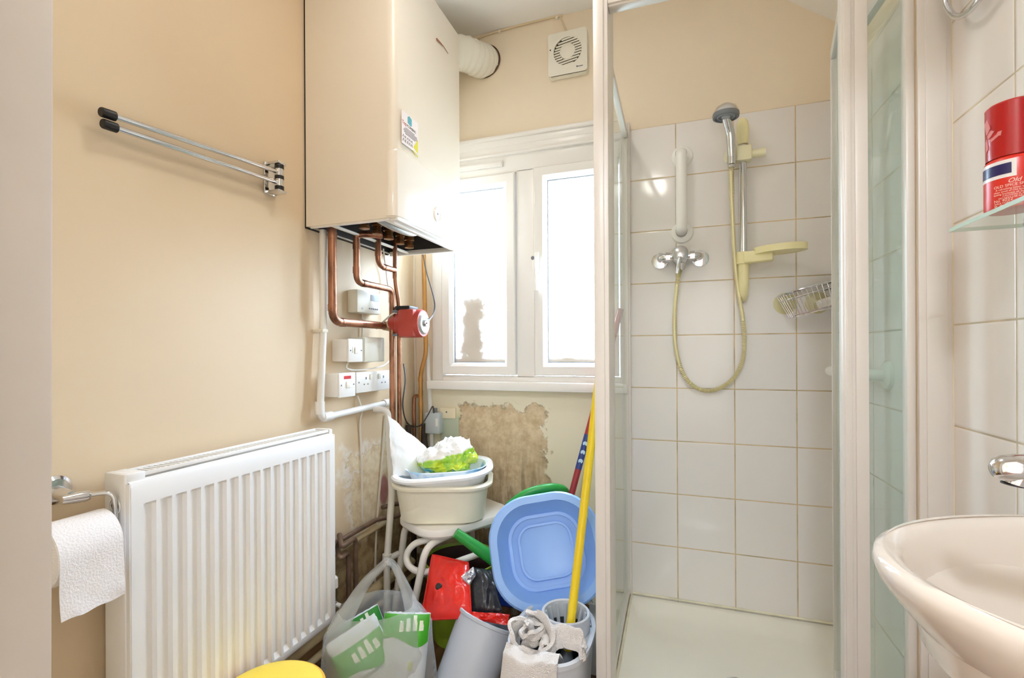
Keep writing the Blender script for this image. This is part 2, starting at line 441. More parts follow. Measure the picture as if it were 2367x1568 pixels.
# hall behind the doorway
b = BM(); box(b, -1.3, 1.3, -1.75, .06, -.06, 0); struct('floor_hall', b, M_FLOOR)
b = BM(); box(b, -1.3, 1.3, -1.75, .06, 2.45, 2.5); struct('ceiling_hall', b, M_CEIL)
b = BM(); box(b, -1.35, 1.35, -1.8, -1.75, -.06, 2.5); struct('wall_hall_back', b, M_HALL)
b = BM(); box(b, -1.35, -1.3, -1.8, .06, -.06, 2.5); struct('wall_hall_left', b, M_HALL)
b = BM(); box(b, 1.3, 1.35, -1.8, .06, -.06, 2.5); struct('wall_hall_right', b, M_HALL)
# door lining: left jamb with its stop, leaning a touch as in the photo
b = BM()
box(b, -.425, -.388, .05, .2, 0, 2.06, .002); box(b, -.388, -.374, .06, .16, 0, 2.05, .002)
SH = Matrix.Identity(4); SH[0][2] = .012; SH[0][3] = -.012*H
b.transform(SH); dr = thing('door_1', None, None, (-.4, .12, 0), kind='structure')
obj('door_jamb', b, M_JAMB, dr)
b = BM(); box(b, .395, .425, .05, .2, 0, 2.06, .002); obj('door_jamb', b, M_JAMB, dr)
b = BM(); box(b, -.425, .425, .05, .2, 2.03, 2.06, .002); obj('door_head', b, M_JAMB, dr)
# tiling
b = BM(); box(b, -.165, XR-.006, YB-.007, YB, .05, .8574+H, .001); struct('wall_back_tiles', b, M_TILEB)
b = BM(); box(b, XR-.006, XR, 1.196, YB-.007, .05, 1.878); box(b, XR-.006, XR, .19, 1.196, 0, 2.3); struct('wall_right_tiles', b, M_TILER)
# yellowed sealant line down the tiles beside the shower frame
b = BM(); tube(b, [(XR-.006, 1.187, 0), (XR-.006, 1.187, 1.95)], .006, 8); struct('trim_1', b, mat('yellowed_sealant', (228, 214, 184), .5, var=.08, vscale=6))
b = BM()
for q0, q1 in (((-.165, YB-.008, .08), (.52, YB-.008, .08)), ((-.165, YB-.008, .08), (-.165, 1.25, .08))): tube(b, [q0, q1], .0045, 8)
struct('trim_2', b, mat('stained_sealant', (226, 220, 196), .5, var=.2, vscale=14))
# skirting with peeling paint along the left wall
b = BM(); box(b, XL, XL+.018, .2, YB, 0, .11, .004); struct('baseboard_left', b, mat('grubby_skirting', (176, 150, 112), .6, var=.35, vscale=12))

# ------------------------------------------------------------------ window
win = thing('window_1', None, None, (-.61, YB, WZ0), kind='structure')
YF = YB-.012                                           # face of the frame
mx_ = -.59
C1 = (-.972, -.632, .92, 1.768); C2 = (-.548, -.208, .92, 1.775)   # casement outlines
b = BM()
box(b, WX0, C1[0]-.004, YF, YF+.07, WZ0, WZ1, .002); box(b, C2[1]+.004, WX1, YF, YF+.07, WZ0, WZ1, .002)
box(b, C1[0]-.004, C2[1]+.004, YF, YF+.07, C1[3]+.004, WZ1, .002); box(b, C1[0]-.004, C2[1]+.004, YF, YF+.07, WZ0, C1[2]-.004, .002)
box(b, C1[1]+.004, C2[0]-.004, YF, YF+.07, C1[2]-.01, C1[3]+.01, .002)
obj('window_frame', b, M_UPVC, win)
# moulded head board above the frame
b = BM()
box(b, WX0-.012, WX1+.012, YB-.020, YB, 1.885, 1.925, .003); box(b, WX0-.008, WX1+.008, YB-.030, YB, 1.912, 1.93, .004)
box(b, WX0, WX1, YB-.026, YB, 1.845, 1.858, .004); box(b, WX0, WX1, YB-.018, YB, 1.858, 1.89, .002)
obj('window_head', b, M_UPVC, win)
b = BM(); box(b, WX0-.008, WX1+.02, YB-.055, YB+.02, .856, .893, .005); obj('window_sill', b, M_UPVC, win)
b = BM(); box(b, -.97, -.685, YF-.014, YF+.004, 1.80, 1.826, .003); box(b, -.97, -.688, YF-.017, YF-.012, 1.806, 1.820, .002)
obj('trickle_vent', b, M_UPVC, win)
m, k, pb = new_mat('frosted_pane'); nt = m.node_tree
g = k.n('ShaderNodeNewGeometry'); s = k.n('ShaderNodeSeparateXYZ'); k.L.new(g.outputs['Position'], s.inputs[0]); P = g.outputs['Position']
n1 = k.noise(P, 16, 6, .6); n2 = k.noise(P, 60, 4, .6)
d = k.m('SUBTRACT', .085, k.m('ABSOLUTE', k.m('ADD', s.outputs[0], k.m('MULTIPLY_ADD', n1, .16, .76))))
f = k.m('MULTIPLY', k.ramp(d, 0, .05), k.ramp(k.m('ADD', s.outputs[2], k.m('MULTIPLY', n1, .16)), 1.46, 1.30))
d2 = k.ramp(k.m('ADD', s.outputs[2], k.m('MULTIPLY', n1, .03)), 1.012, 1.0)
f = k.m('MULTIPLY', k.m('MAXIMUM', f, d2), k.m('MULTIPLY_ADD', k.noise(P, 26, 6, .65), .06, .922))
tr = k.n('ShaderNodeBsdfTransparent'); tr.inputs[0].default_value = (.97, .985, .98, 1)
df = k.n('ShaderNodeBsdfDiffuse'); df.inputs[0].default_value = L4((200, 190, 176))
mx = k.n('ShaderNodeMixShader'); k.L.new(f, mx.inputs[0]); k.L.new(tr.outputs[0], mx.inputs[1]); k.L.new(df.outputs[0], mx.inputs[2])
nt.nodes.remove(pb); k.L.new(mx.outputs[0], nt.nodes['Material Output'].inputs[0]); M_PANE = m
M_GASK = mat('grey_gasket', (150, 156, 164), .5)
for (x0, x1, z0, z1) in (C1, C2):
    b = BM()
    w_, h_ = x1-x0, z1-z0; cx, cz = (x0+x1)/2, (z0+z1)/2
    O = [(x0, z0), (x1, z0), (x1, z1), (x0, z1)]
    def ring(ins, y): return [(x0+ins, y, z0+ins), (x1-ins, y, z0+ins), (x1-ins, y, z1-ins), (x0+ins, y, z1-ins)]
    loft(b, [ring(0, YF+.05), ring(0, YF-.012), ring(.004, YF-.016), ring(.036, YF-.016), ring(.050, YF-.002), ring(.050, YF+.03), ring(.05, YF+.05), ring(0, YF+.05)], False, False)
    cs = obj('casement', b, M_UPVC, win, ang=20)
    cs['_o'] = win['_o']
    b = BM(); R = [ring(.0505, YF+.012), ring(.0545, YF+.012), ring(.0545, YF+.018), ring(.0505, YF+.018)]; loft(b, R+[R[0]], False, False)
    obj('gasket', b, M_GASK, cs)
    b = BM(); box(b, x0+.051, x1-.051, YF+.020, YF+.026, z0+.051, z1-.051); obj('pane', b, M_PANE, cs)
    if x0 == C2[0]:
        b = BM(); hx = x0+.014; hz = 1.39
        box(b, hx-.010, hx+.010, YF-.026, YF-.015, hz-.05, hz+.035, .004)
        tube(b, [(hx, YF-.02, hz), (hx, YF-.055, hz)], .008, 12)
        tube(b, bend([(hx, YF-.050, hz+.006), (hx, YF-.058, hz-.02), (hx+.004, YF-.052, hz-.125)], .02), [.009]*9+[.0065], 10)
        hd = obj('window_handle', b, M_WHITE, cs)
        b = BM(); tube(b, [(hx-.004, YF-.052, hz+.004), (hx-.006, YF-.062, hz+.004)], .008, 12); obj('lock', b, M_GREYD, cs)
# ------------------------------------------------------------------ boiler
BX, BY0, BY1, BZ0, BZ1 = -.778, 1.229, 1.695, 1.421, 2.255
boiler = thing('boiler', 'tall white wall hung boiler with open underside beside the window', 'boiler', (XL, (BY0+BY1)/2, BZ0))
# casing: hollow below, bowed front with rounded vertical edges
def bprof(bow, ins, x0):
    pts = [(x0, BY0+ins)]
    for k in range(5):
        a = PI/2*k/4; pts.append((BX-bow-.028+.028*math.sin(a)-ins, BY0+.022-.022*math.cos(a)+ins))
    for k in range(1, 8):
        t = k/8; pts.append((BX-bow-ins+bow*math.sin(PI*t), BY0+.022+(BY1-BY0-.044)*t))
    for k in range(5):
        a = PI/2*k/4; pts.append((BX-bow-.028+.028*math.cos(a)-ins, BY1-.022+.022*math.sin(a)-ins))
    pts.append((x0, BY1-ins)); return pts
b = BM()
o_, i_ = bprof(.006, 0, XL+.007), bprof(.006, .006, XL+.012)
top2 = [(min(x, BX-.05), y) for x, y in o_]
loft(b, [[(x, y, BZ0+.12) for x, y in i_], [(x, y, BZ0) for x, y in i_], [(x, y, BZ0) for x, y in o_], [(x, y, BZ1-.03) for x, y in o_], [(min(x, BX-.012), y, BZ1-.008) for x, y in o_], [(min(x, BX-.03), y, BZ1) for x, y in o_]], True, True)
obj('casing', b, M_BOILER, boiler, ang=30)
b = BM(); box(b, XL+.0005, XL+.0075, BY0+.002, BY1-.002, BZ0-.004, BZ1-.005)
obj('back_gap_shade', b, M_DARK, boiler)  # dark sheet stands in for the shaded gap behind the casing
# drop-down control flap: wraps the lower front
b = BM(); FZ = 1.632
fo = [(x+.0022, y-(.0022 if y < BY0+.03 else 0)) for x, y in bprof(.006, 0, BX-.036)]
def fz(y): return FZ-.004*((y-BY0)/(BY1-BY0))-.03*max(0, (y-BY1+.10)/.10)**2 - .012*max(0, (BY0+.02-y)/.02)**2
fi = [(x-.004, y) for x, y in fo]
loft(b, [[(x, y, BZ0+.006) for x, y in fi], [(x, y, BZ0+.006) for x, y in fo], [(x, y, fz(y)-.004) for x, y in fo], [(x-.003, y, fz(y)) for x, y in fo], [(x, y, fz(y)) for x, y in fi]], False, False)
obj('control_flap', b, M_FLAP, boiler, ang=25)
c = aX(1010, 497, BX+.002); b = BM()
lathe(b, [(0, .004), (.012, .004), (.016, .003), (.021, .005), (.024, .004), (.026, 0)], place(c, (1, 0, 0)))
kn = obj('control_knob', b, M_FLAP, boiler)
b = BM(); tube(b, [c+V(.004, -.002, .002), c+V(.0062, -.002, .002)], .0035, 10); obj('knob_pointer', b, M_GREYD, kn)
b = BM(); q = [aX(1009, 90, BX+.001), aX(1014, 95, BX+.003), aX(1026, 108, BX+.001), aX(1036, 124, BX+.001)]; tube(b, q, [.0035, .003, .0012, .001], 6)
obj('scratch_mark', b, mat('rust', (150, 96, 70), .7), boiler, label='small rusty hook mark on the boiler front')
# engineer's sticker
b = BM(); s0 = aX(928, 252, BX+.0008); s1 = aX(966, 276, BX+.0008); zb = aX(928, 329, BX).z
SW, SHT = s1.y-s0.y, s0.z-zb
SM = basis((BX+.0012, s0.y, zb), (0, 1, 0), (0, 0, 1), (1, 0, 0))
box(b, 0, SW, 0, SHT, -.0006, 0, M=SM)
stk = obj('service_sticker', b, mat('label_paper', (240, 232, 232), .5), boiler, label='printed white service sticker')
b = BM(); text(b, 'Top', .0155, SM @ Matrix.Translation((.002, SHT*.60, .0003))); obj('lettering', b, mat('print_red', (190, 90, 90), .6), stk)
b = BM(); text(b, 'Plumbing'.upper(), .0115, SM @ Matrix.Translation((.030, SHT*.60, .0003)), spacing=.93)
for r_, (x_, x2_) in enumerate(((.022, .075), (.014, .09), (.010, .10), (.014, .092), (.02, .08))): box(b, x_, min(x2_, SW-.006), SHT*(.52-.045*r_), SHT*(.52-.045*r_)+.0022, 0, .0003, M=SM)
for r_, zq in enumerate((.20, .07)):
    for q_, (xq, wq) in enumerate(((.004, .010), (.018, .006), (.030, .008), (.042, .007), (.053, .009))): tube(b, [SM @ V(xq, SHT*zq, .0004), SM @ V(xq+wq*.5, SHT*zq+.008+.002*((q_*3+r_) % 3), .0004), SM @ V(xq+wq, SHT*zq+.001, .0004)], .0006, 5)
obj('lettering', b, mat('print_grey', (120, 112, 112), .6), stk)
b = BM(); prism(b, [(.034, SHT*.74), (.034, SHT*.92), (.044, SHT*.98), (.058, SHT*.94), (.058, SHT*.72), (.05, SHT*.70)], 0, .0004, SM); obj('logo', b, mat('print_teal', (104, 172, 184), .6), stk)
b = BM(); prism(b, [(SW-.030, .012), (SW-.002, .002), (SW-.002, .046)], 0, .0004, SM); prism(b, [(SW-.032, .003), (SW-.002, -.008), (SW-.002, -.012), (SW-.032, -.001)], 0, .0004, SM)
obj('warning_triangle', b, mat('print_yellow', (222, 212, 70), .6), stk)
# underside: frame rails, cross strap, fittings
b = BM()
box(b, BX-.05, BX-.005, BY0+.01, BY1-.004, BZ0-.007, BZ0+.003, .002); box(b, BX-.028, BX-.022, BY0+.02, BY1-.01, BZ0-.014, BZ0-.004, .001)
box(b, XL+.02, BX-.03, BY1-.016, BY1-.003, BZ0-.012, BZ0+.006, .001); box(b, XL+.02, BX-.03, BY0+.004, BY0+.012, BZ0-.006, BZ0+.004, .001)
obj('bottom_rail', b, M_WHITE, boiler)
b = BM(); ii = bprof(.006, .0075, XL+.0135)
loft(b, [[(x, y, BZ0+.004) for x, y in ii], [(x, y, BZ0+.115) for x, y in ii]], False, True); obj('cavity_shade_lining', b, mat('cavity_shade_grey', (78, 76, 74), .5, metal=.3), boiler)  # dark lining puts the shade of the hollow underside into colour
b = BM(); box(b, XL+.095, XL+.11, BY0+.01, BY1-.01, BZ0-.006, BZ0, .001); obj('cross_strap', b, M_WHITE, boiler)
for i, yy in enumerate((1.30, 1.375, 1.45, 1.53, 1.60)):
    b = BM(); xx = XL+.175-.004*i
    lathe(b, [(0, .06), (.012, .06), (.012, .034), (.019, .032), (.019, .012), (.0145, .010), (.0145, -.004), (.017, -.006), (.017, -.016), (.010, -.018), (0, -.018)], Matrix.Translation((xx, yy, BZ0+.012)), 6 if i % 2 else 20)
    tube(b, bend([(xx, yy, BZ0+.05), (xx, yy, BZ0+.085), (xx+.06, yy+.02, BZ0+.085)], .02), .011, 10)
    obj('brass_fitting', b, mat('brown_brass', (140, 98, 62), .32, metal=.8, var=.35, vscale=40), boiler)
b = BM(); tube(b, spline([(XL+.20, 1.26, BZ0+.05), (XL+.24, 1.33, BZ0+.015), (XL+.26, 1.45, BZ0+.012), (XL+.25, 1.55, BZ0+.06)], 8), .014, 12); obj('grey_hose', b, M_GALV, boiler)

# ------------------------------------------------------------------ duct
b = BM(); P0, P1 = V(-.95, 1.705, 2.19), aY(1121, 143, YB-.002); n_ = 64; pts, rad = [], []; pth = spline([P0, V(-.95, 1.775, 2.235), aY(1062, 123, 1.80), aY(1104, 138, 1.862), P1], 40)
for k in range(n_+1):
    t = k/n_; pts.append(pth[int(t*(len(pth)-1))]); rad.append(0.066+.0020*math.sin(k*PI/2))
tube(b, pts, rad, 40)
duct = tag(obj('vent_duct', b, M_OFFW, ang=60), 'white corrugated duct running from boiler top into the wall', 'duct')
b = BM(); lathe(b, [(.066, -.003), (.071, -.003), (.071, .003), (.066, .003)], place(P1+V(0, -.003, 0), (0, 1, 0)), 40); obj('wall_ring', b, mat('dark_brown_gap', (92, 66, 46), .7), duct)

# ------------------------------------------------------------------ extractor fan and its cable
fc = aY(1312, 122, YB-.03); fan = thing('extractor_fan', 'square white extractor fan high on the wall above the window', 'fan', (fc.x, YB, fc.z))
FM = basis(fc, (1, 0, 0), (0, 0, 1), (0, -1, 0)); b = BM()
wd, hd = .158, .172
plate(b, rr(wd, hd, .012, 8), [(.057*math.cos(PI/4+0)*0+.057*math.cos(2*PI*k/36+.0), .057*math.sin(2*PI*k/36)+.006) for k in range(36)], -.0005, .004, FM)
loft(b, [[(x, y, .004) for x, y in rr(wd, hd, .012, 8)], [(x*1.0, y, -.028) for x, y in rr(wd, hd, .012, 8)]], False, True, M=FM)
obj('housing', b, M_OFFW, fan, ang=30)
b = BM(); lathe(b, [(0, -.012), (.0575, -.012), (.0575, -.004)], FM @ Matrix.Translation((0, .006, 0)), 36); obj('grille_recess', b, mat('fan_recess', (128, 116, 92), .8), fan)
b = BM(); lathe(b, [(.031, -.008), (.031, .0035), (.028, .0055), (0, .006)], FM @ Matrix.Translation((0, .006, 0)), 36); obj('hub', b, M_OFFW, fan)
for k in range(11):
    y = -.052+.0104*k; half = math.sqrt(max(0, .0575**2-y*y)); inn = math.sqrt(max(0, .030**2-y*y)) if abs(y) < .030 else 0
    for sx in (-1, 1):
        b = BM()
        if inn == 0 and sx < 0: b.free(); continue
        xa, xb_ = (sx*inn, sx*half) if inn else (-half, half)
        x0, x1 = min(xa, xb_), max(xa, xb_)
        S = FM @ Matrix.Translation((0, .006+y, 0)) @ Matrix.Rotation(.5, 4, 'X') @ Matrix.Rotation(.12, 4, 'Z')
        box(b, x0, x1, -.0028, .0028, -.004, .002, M=S); obj('louvre', b, M_OFFW, fan)
b = BM(); box(b, .036, .062, -.066, -.0625, .0035, .0044, M=FM); box(b, .036, .040, -.067, -.060, .0035, .0044, M=FM); obj('maker_mark', b, M_GREYD, fan)
b = BM(); tube(b, [FM @ V(-.070, .022, .003), FM @ V(-.070, .022, .0045)], .003, 10); obj('indicator_hole', b, M_BLACK, fan)
b = BM(); q = [(aY(1098, 92, YB-.006)), (aY(1155, 71, YB-.006)), (aY(1285, 38, YB-.006)), aY(1296, 42, YB-.006), aY(1303, 56, YB-.006), aY(1310, 74, YB-.012)]
tube(b, spline(q, 6), .0035, 8); cab = tag(obj('fan_cable', b, mat('cream_cable', (222, 204, 170), .5)), 'thin cream cable clipped along the ceiling line to the fan', 'cable')
for px, py in ((1155, 72), (1287, 40)):
    b = BM(); p = aY(px, py, YB-.006); box(b, p.x-.005, p.x+.005, p.y-.005, p.y+.006, p.z-.008, p.z+.005, .002); obj('cable_clip', b, M_OFFW, cab)

# ------------------------------------------------------------------ swing arm towel rail
tb = aX(622, 415, XL); tr_ = thing('towel_rail', 'chrome swing arm towel rail with two arms on the left wall', 'towel rail', tb)
b = BM(); box(b, XL, XL+.006, tb.y-.022, tb.y+.022, tb.z-.046, tb.z+.046, .003)
for s in (-1, 1): box(b, XL+.004, XL+.05, tb.y-.016, tb.y+.016, tb.z+s*.041-.004, tb.z+s*.041+.004, .002)
obj('bracket', b, M_CHROME, tr_)
b = BM(); tube(b, [tb+V(.038, 0, -.04), tb+V(.038, 0, .04)], .0085, 14); obj('pivot_pin', b, M_STEEL, tr_)
for z in (.030, 0.0, -.030):
    b = BM(); tube(b, [tb+V(.038, 0, z-.005), tb+V(.038, 0, z+.005)], .0125, 16); obj('bush', b, M_BLACK, tr_)
for (ex, ey, z) in ((232, 258, .016), (236, 285, -.015)):
    e = aX(ex, ey, XL+.032); s = tb+V(.038, 0, z); b = BM()
    tube(b, [s+V(0, 0, -.011), s+V(0, 0, .011)], .0115, 16); tube(b, [s, e.lerp(s, .04)], .006, 14)
    ar = obj('arm', b, M_CHROME, tr_)
    dd = (e-s).normalized(); b = BM(); tube(b, [e-dd*.026, e-dd*.002, e], [.0098, .0098, .0085], 16); obj('end_cap', b, M_BLACK, ar)

# ------------------------------------------------------------------ radiator
RX, RY0, RY1, RZ0, RZ1 = -1.016, .646, 1.238, .172, .775
rad_ = thing('radiator', 'white ribbed panel radiator on the left wall under the towel rail', 'radiator', (-1.05, (RY0+RY1)/2, RZ0))
N_ = 17; pitch = (RY1-RY0-.036)/N_; prof = [(RY0, 0)]
for i in range(N_):
    y = RY0+.018+pitch*i
    prof += [(y+pitch*.16, 0), (y+pitch*.29, 1), (y+pitch*.80, 1), (y+pitch*.93, 0)]
prof.append((RY1, 0))
b = BM(); rings = []
for z, dpt in ((RZ0+.012, 0), (RZ0+.026, 0), (RZ0+.040, .0085), (RZ1-.064, .0085), (RZ1-.058, 0), (RZ1-.022, 0)):
    rings.append([(RX-dpt*d, y, z) for y, d in prof])
top = [(RX-.004, y, RZ1-.013) for y, d in prof]; top2 = [(RX-.014, y, RZ1-.010) for y, d in prof]
rings = [[(RX-.012, y, RZ0) for y, d in prof], [(RX-.003, y, RZ0+.004) for y, d in prof]]+rings+[top, top2]
loft(b, rings, False, False, closed=False)
sd = [(RX-.012, z) for z in (RZ0, RZ1-.01)]
for yy in (RY0, RY1): box(b, RX-.014, RX-.0005, yy-.003, yy+.003, RZ0+.003, RZ1-.014, .001)
box(b, RX-.016, RX-.012, RY0, RY1, RZ0, RZ1-.01)
obj('front_panel', b, M_ENAM, rad_, ang=25)
b = BM(); box(b, -1.082, -1.072, RY0, RY1, RZ0, RZ1-.01, .002); obj('back_panel', b, M_ENAM, rad_)
for y0, y1, h in ((RY0-.006, RY0+.012, RZ1+.006), (RY1-.010, RY1+.003, RZ1+.004)):
    b = BM(); box(b, -1.086, RX-.010, y0, y1, RZ0+.01, h, .004); box(b, -1.085, RX-.009, y0+.004, y1+(.022 if y0 < 1 else 0), h-.018, h-.0008, .003); obj('side_cover', b, M_ENAM, rad_)
b = BM(); box(b, RX-.022, RX-.014, RY0+.02, RY1-.01, RZ1-.006, RZ1+.002, .002); box(b, -1.084, -1.078, RY0+.02, RY1-.01, RZ1-.006, RZ1+.004, .002)
for i in range(48):
    y = RY0+.03+i*(RY1-RY0-.05)/48; box(b, -1.079, RX-.021, y, y+.005, RZ1-.002, RZ1+.0005)
obj('top_grille', b, M_ENAM, rad_)
b = BM(); pc = V(-1.052, RY0-.0065, RZ1-.058)
lathe(b, [(.017, 0), (.016, .002), (.0135, .0022), (.0135, -.006), (0, -.006)], place(pc, (0, -1, 0)), 24); ps = obj('end_socket', b, M_ENAM, rad_)
b = BM(); lathe(b, [(.0125, .0), (.0125, .003), (0, .003)], place(pc+V(0, .003, 0), (0, -1, 0)), 6); obj('blanking_plug', b, mat('old_brass_plug', (150, 120, 72), .55, metal=.5, var=.3, vscale=60), ps)
v = V(-1.045, RY1+.028, .255); b = BM()
tube(b, [V(-1.045, RY1-.005, .225), V(-1.045, RY1+.03, .225)], .009, 12); tube(b, [v+V(0, 0, -.09), v+V(0, 0, .01)], [.0075, .0125], 14); lathe(b, [(0, -.02), (.014, -.02), (.014, -.006), (.009, -.004), (.009, .01), (0, .01)], Matrix.Translation(v+V(0, 0, -.03)), 8)
vb = obj('valve', b, M_CHROME, rad_)
b = BM(); lathe(b, [(0, .036), (.009, .035), (.0135, .030), (.0145, .0), (0, 0)], Matrix.Translation(v+V(0, 0, .008)), 18); obj('valve_cap', b, M_WHITE, vb)
b = BM(); tube(b, [v+V(.010, .0, -.045), v+V(.024, .004, -.05)], .007, 10); obj('drain_nut', b, M_WHITE, vb)

# ------------------------------------------------------------------ toilet roll and holder
rc = V(-1.046, .565, H-.356); RR_ = .056
hold = thing('toilet_roll_holder', 'chrome open arm toilet roll holder fixed left of the radiator', 'toilet roll holder', (XL, .575, .75))
hz = H-.272
b = BM(); lathe(b, [(0, .006), (.021, .005), (.027, .0), (.027, -.002)], place((XL+.002, .578, hz+.012), (1, 0, 0)), 24); tube(b, [(XL+.002, .578, hz+.008), (XL+.045, .580, hz+.004)], [.014, .009], 16)
obj('wall_mount', b, M_CHROME, hold)
b = BM(); tube(b, [(XL+.045, .564, hz+.001), (XL+.047, .584, hz), (XL+.052, .600, hz), (XL+.055, .605, hz)], [.008, .0105, .0105, .008], 16)
tube(b, bend([(XL+.05, .60, hz), (-1.042, .632, hz+.002), (-1.040, .634, rc.z+.012), (-1.044, .60, rc.z+.0142), (-1.046, .52, rc.z+.0142)], .028), .0042, 12)
obj('arm', b, M_CHROME, hold)
paper = mat('tissue', (244, 240, 240), .9, bump=.25, bscale=260)
b = BM(); lathe(b, [(.021, 0), (RR_-.002, 0), (RR_, .002), (RR_, .098), (RR_-.002, .1), (.021, .1), (.021, 0)], place((rc.x, .516, rc.z), (0, 1, 0)), 48)
roll = tag(obj('toilet_roll', b, paper), 'white toilet roll with loose end hanging on the chrome holder', 'toilet roll')
b = BM()
def tail(u, v_):
    y = .5165+.099*u
    if v_ < .45: a = PI/2-(PI/2)*v_/.45; return V(rc.x+(RR_+.0012)*math.cos(a), y, rc.z+(RR_+.0012)*math.sin(a))
    t = (v_-.45)/.55; zz = rc.z-.100*t
    return V(rc.x+RR_+.0012-.004*math.sin(t*4+u*2)*t+.003*t*fbm((u*2, t*2, 3), 1), y+.002*t*math.sin(u*9), zz+.004*math.sin(u*14)*(.3 if t > .9 else 0))
grid(b, 16, 30, tail, .0006); obj('loose_sheet', b, paper, roll, ang=60)
b = BM(); lathe(b, [(.0205, -.0006), (.0205, .1006), (.0185, .1006), (.0185, -.0006), (.0205, -.0006)], place((rc.x, .516, rc.z), (0, 1, 0)), 28); obj('cardboard_core', b, mat('cardboard', (190, 164, 130), .8), roll)
# ------------------------------------------------------------------ electrics on the left wall
def wallbox(name, label, cat, px0, pyt, px1, pyb, depth, m, bev=.003, group=None):
    """box on the left wall; px0..px1 the front face at X = wall + depth"""
    X = XL+depth; a = aX(px0, pyt, X); c = aX(px1, pyb, X); cz0 = aX(px0, pyb, X).z
    t = thing(name, label, cat, (XL, (a.y+c.y)/2, cz0), group)
    return t, X, a.y, c.y, cz0, a.z
t, X, y0, y1, z0, z1 = wallbox('heating_programmer', 'cream heating programmer with grey screen below the boiler', 'programmer', 826, 668, 880, 722, .045, M_OFFW)
b = BM(); box(b, XL, X, y0, y1, z0, z1, .006); obj('body', b, M_OFFW, t)
PM = basis((X+.0004, y0, z0), (0, 1, 0), (0, 0, 1), (1, 0, 0)); W_, H_ = y1-y0, z1-z0
b = BM(); box(b, W_*.55, W_*.90, H_*.58, H_*.86, 0, .0008, M=PM); obj('screen', b, mat('lcd', (176, 184, 190), .2), t)
for i in range(5):
    b = BM(); box(b, W_*(.48+.085*i), W_*(.525+.085*i), H_*.2, H_*.255, 0, .0015, M=PM); obj('button', b, M_GREYD, t)
b = BM(); tube(b, [PM @ V(W_*.2, H_*.2, 0), PM @ V(W_*.2, H_*.2, .0012)], .004, 14); obj('dial', b, M_GREY, t)
# fused spur on a deep box
def spur(name, label, p0, pt, p1, pb_, depth, red):
    t, X, y0, y1, z0, z1 = wallbox(name, label, 'switch', p0, pt, p1, pb_, depth, M_WHITE)
    b = BM(); box(b, XL, X-.008, y0+.002, y1-.002, z0+.002, z1-.002, .004); obj('back_box', b, M_WHITE, t)
    b = BM(); box(b, X-.008, X, y0, y1, z0, z1, .003); obj('face_plate', b, M_WHITE, t)
    M = basis((X+.0003, y0, z0), (0, 1, 0), (0, 0, 1), (1, 0, 0)); W, Hh = y1-y0, z1-z0
    for fx in (.12, .88):
        b = BM(); tube(b, [M @ V(W*fx, Hh*.5, 0), M @ V(W*fx, Hh*.5, .0008)], .0028, 12); obj('screw', b, M_GREYD, t)
    b = BM(); box(b, W*.40, W*.60, Hh*.36, Hh*.64, 0, .003, .001, M=M); obj('rocker', b, M_OFFW, t)
    if red: b = BM(); box(b, W*.28, W*.70, Hh*.74, Hh*.87, 0, .001, M=M); obj('neon_window', b, mat('red_neon', (206, 40, 44), .3), t)
    else: b = BM(); box(b, W*.24, W*.34, Hh*.4, Hh*.66, 0, .001, .0005, M=M); obj('fuse_holder', b, M_OFFW, t)
    return t
spur('fused_spur', 'white fused switch on a deep box above the red-lit switch', 806, 783, 839, 838, .072, False)
t, X, y0, y1, z0, z1 = wallbox('junction_box', 'plain blank white box beside the fused switch above the sockets', 'junction box', 841, 779, 889, 838, .066, M_OFFW)
b = BM(); box(b, XL, X, y0, y1, z0, z1, .004); obj('body', b, M_OFFW, t); b = BM(); box(b, X, X+.0015, y0+.003, y1-.003, z0+.003, z1-.003, .0008); obj('cover', b, M_OFFW, t)
spur('isolator_switch', 'white isolator switch with red window left of the double socket', 784, 863, 822, 921, .068, True)
t, X, y0, y1, z0, z1 = wallbox('double_socket', 'white double power socket right of the red-lit switch', 'socket', 824, 861, 905, 910, .05, M_WHITE)
b = BM(); box(b, XL, X-.007, y0+.003, y1-.003, z0+.003, z1-.003, .003); obj('back_box', b, M_WHITE, t)
b = BM(); box(b, X-.007, X, y0, y1, z0, z1, .003); obj('face_plate', b, M_WHITE, t)
M = basis((X+.0003, y0, z0), (0, 1, 0), (0, 0, 1), (1, 0, 0)); W, Hh = y1-y0, z1-z0
for cx in (.25, .75):
    b = BM(); box(b, W*cx-.003, W*cx+.003, Hh*.62, Hh*.74, 0, .0006, M=M); box(b, W*cx-.014, W*cx-.008, Hh*.36, Hh*.42, 0, .0006, M=M); box(b, W*cx+.008, W*cx+.014, Hh*.36, Hh*.42, 0, .0006, M=M); obj('socket_slots', b, M_GREYD, t)
    b = BM(); xx = W*(cx+.13 if cx < .5 else cx-.13); box(b, xx-.007, xx+.007, Hh*.60, Hh*.86, 0, .0035, .001, M=M); obj('rocker', b, M_OFFW, t)
for fx in (.06, .94):
    b = BM(); tube(b, [M @ V(W*fx, Hh*.5, 0), M @ V(W*fx, Hh*.5, .0008)], .003, 12); obj('screw', b, M_GREYD, t)

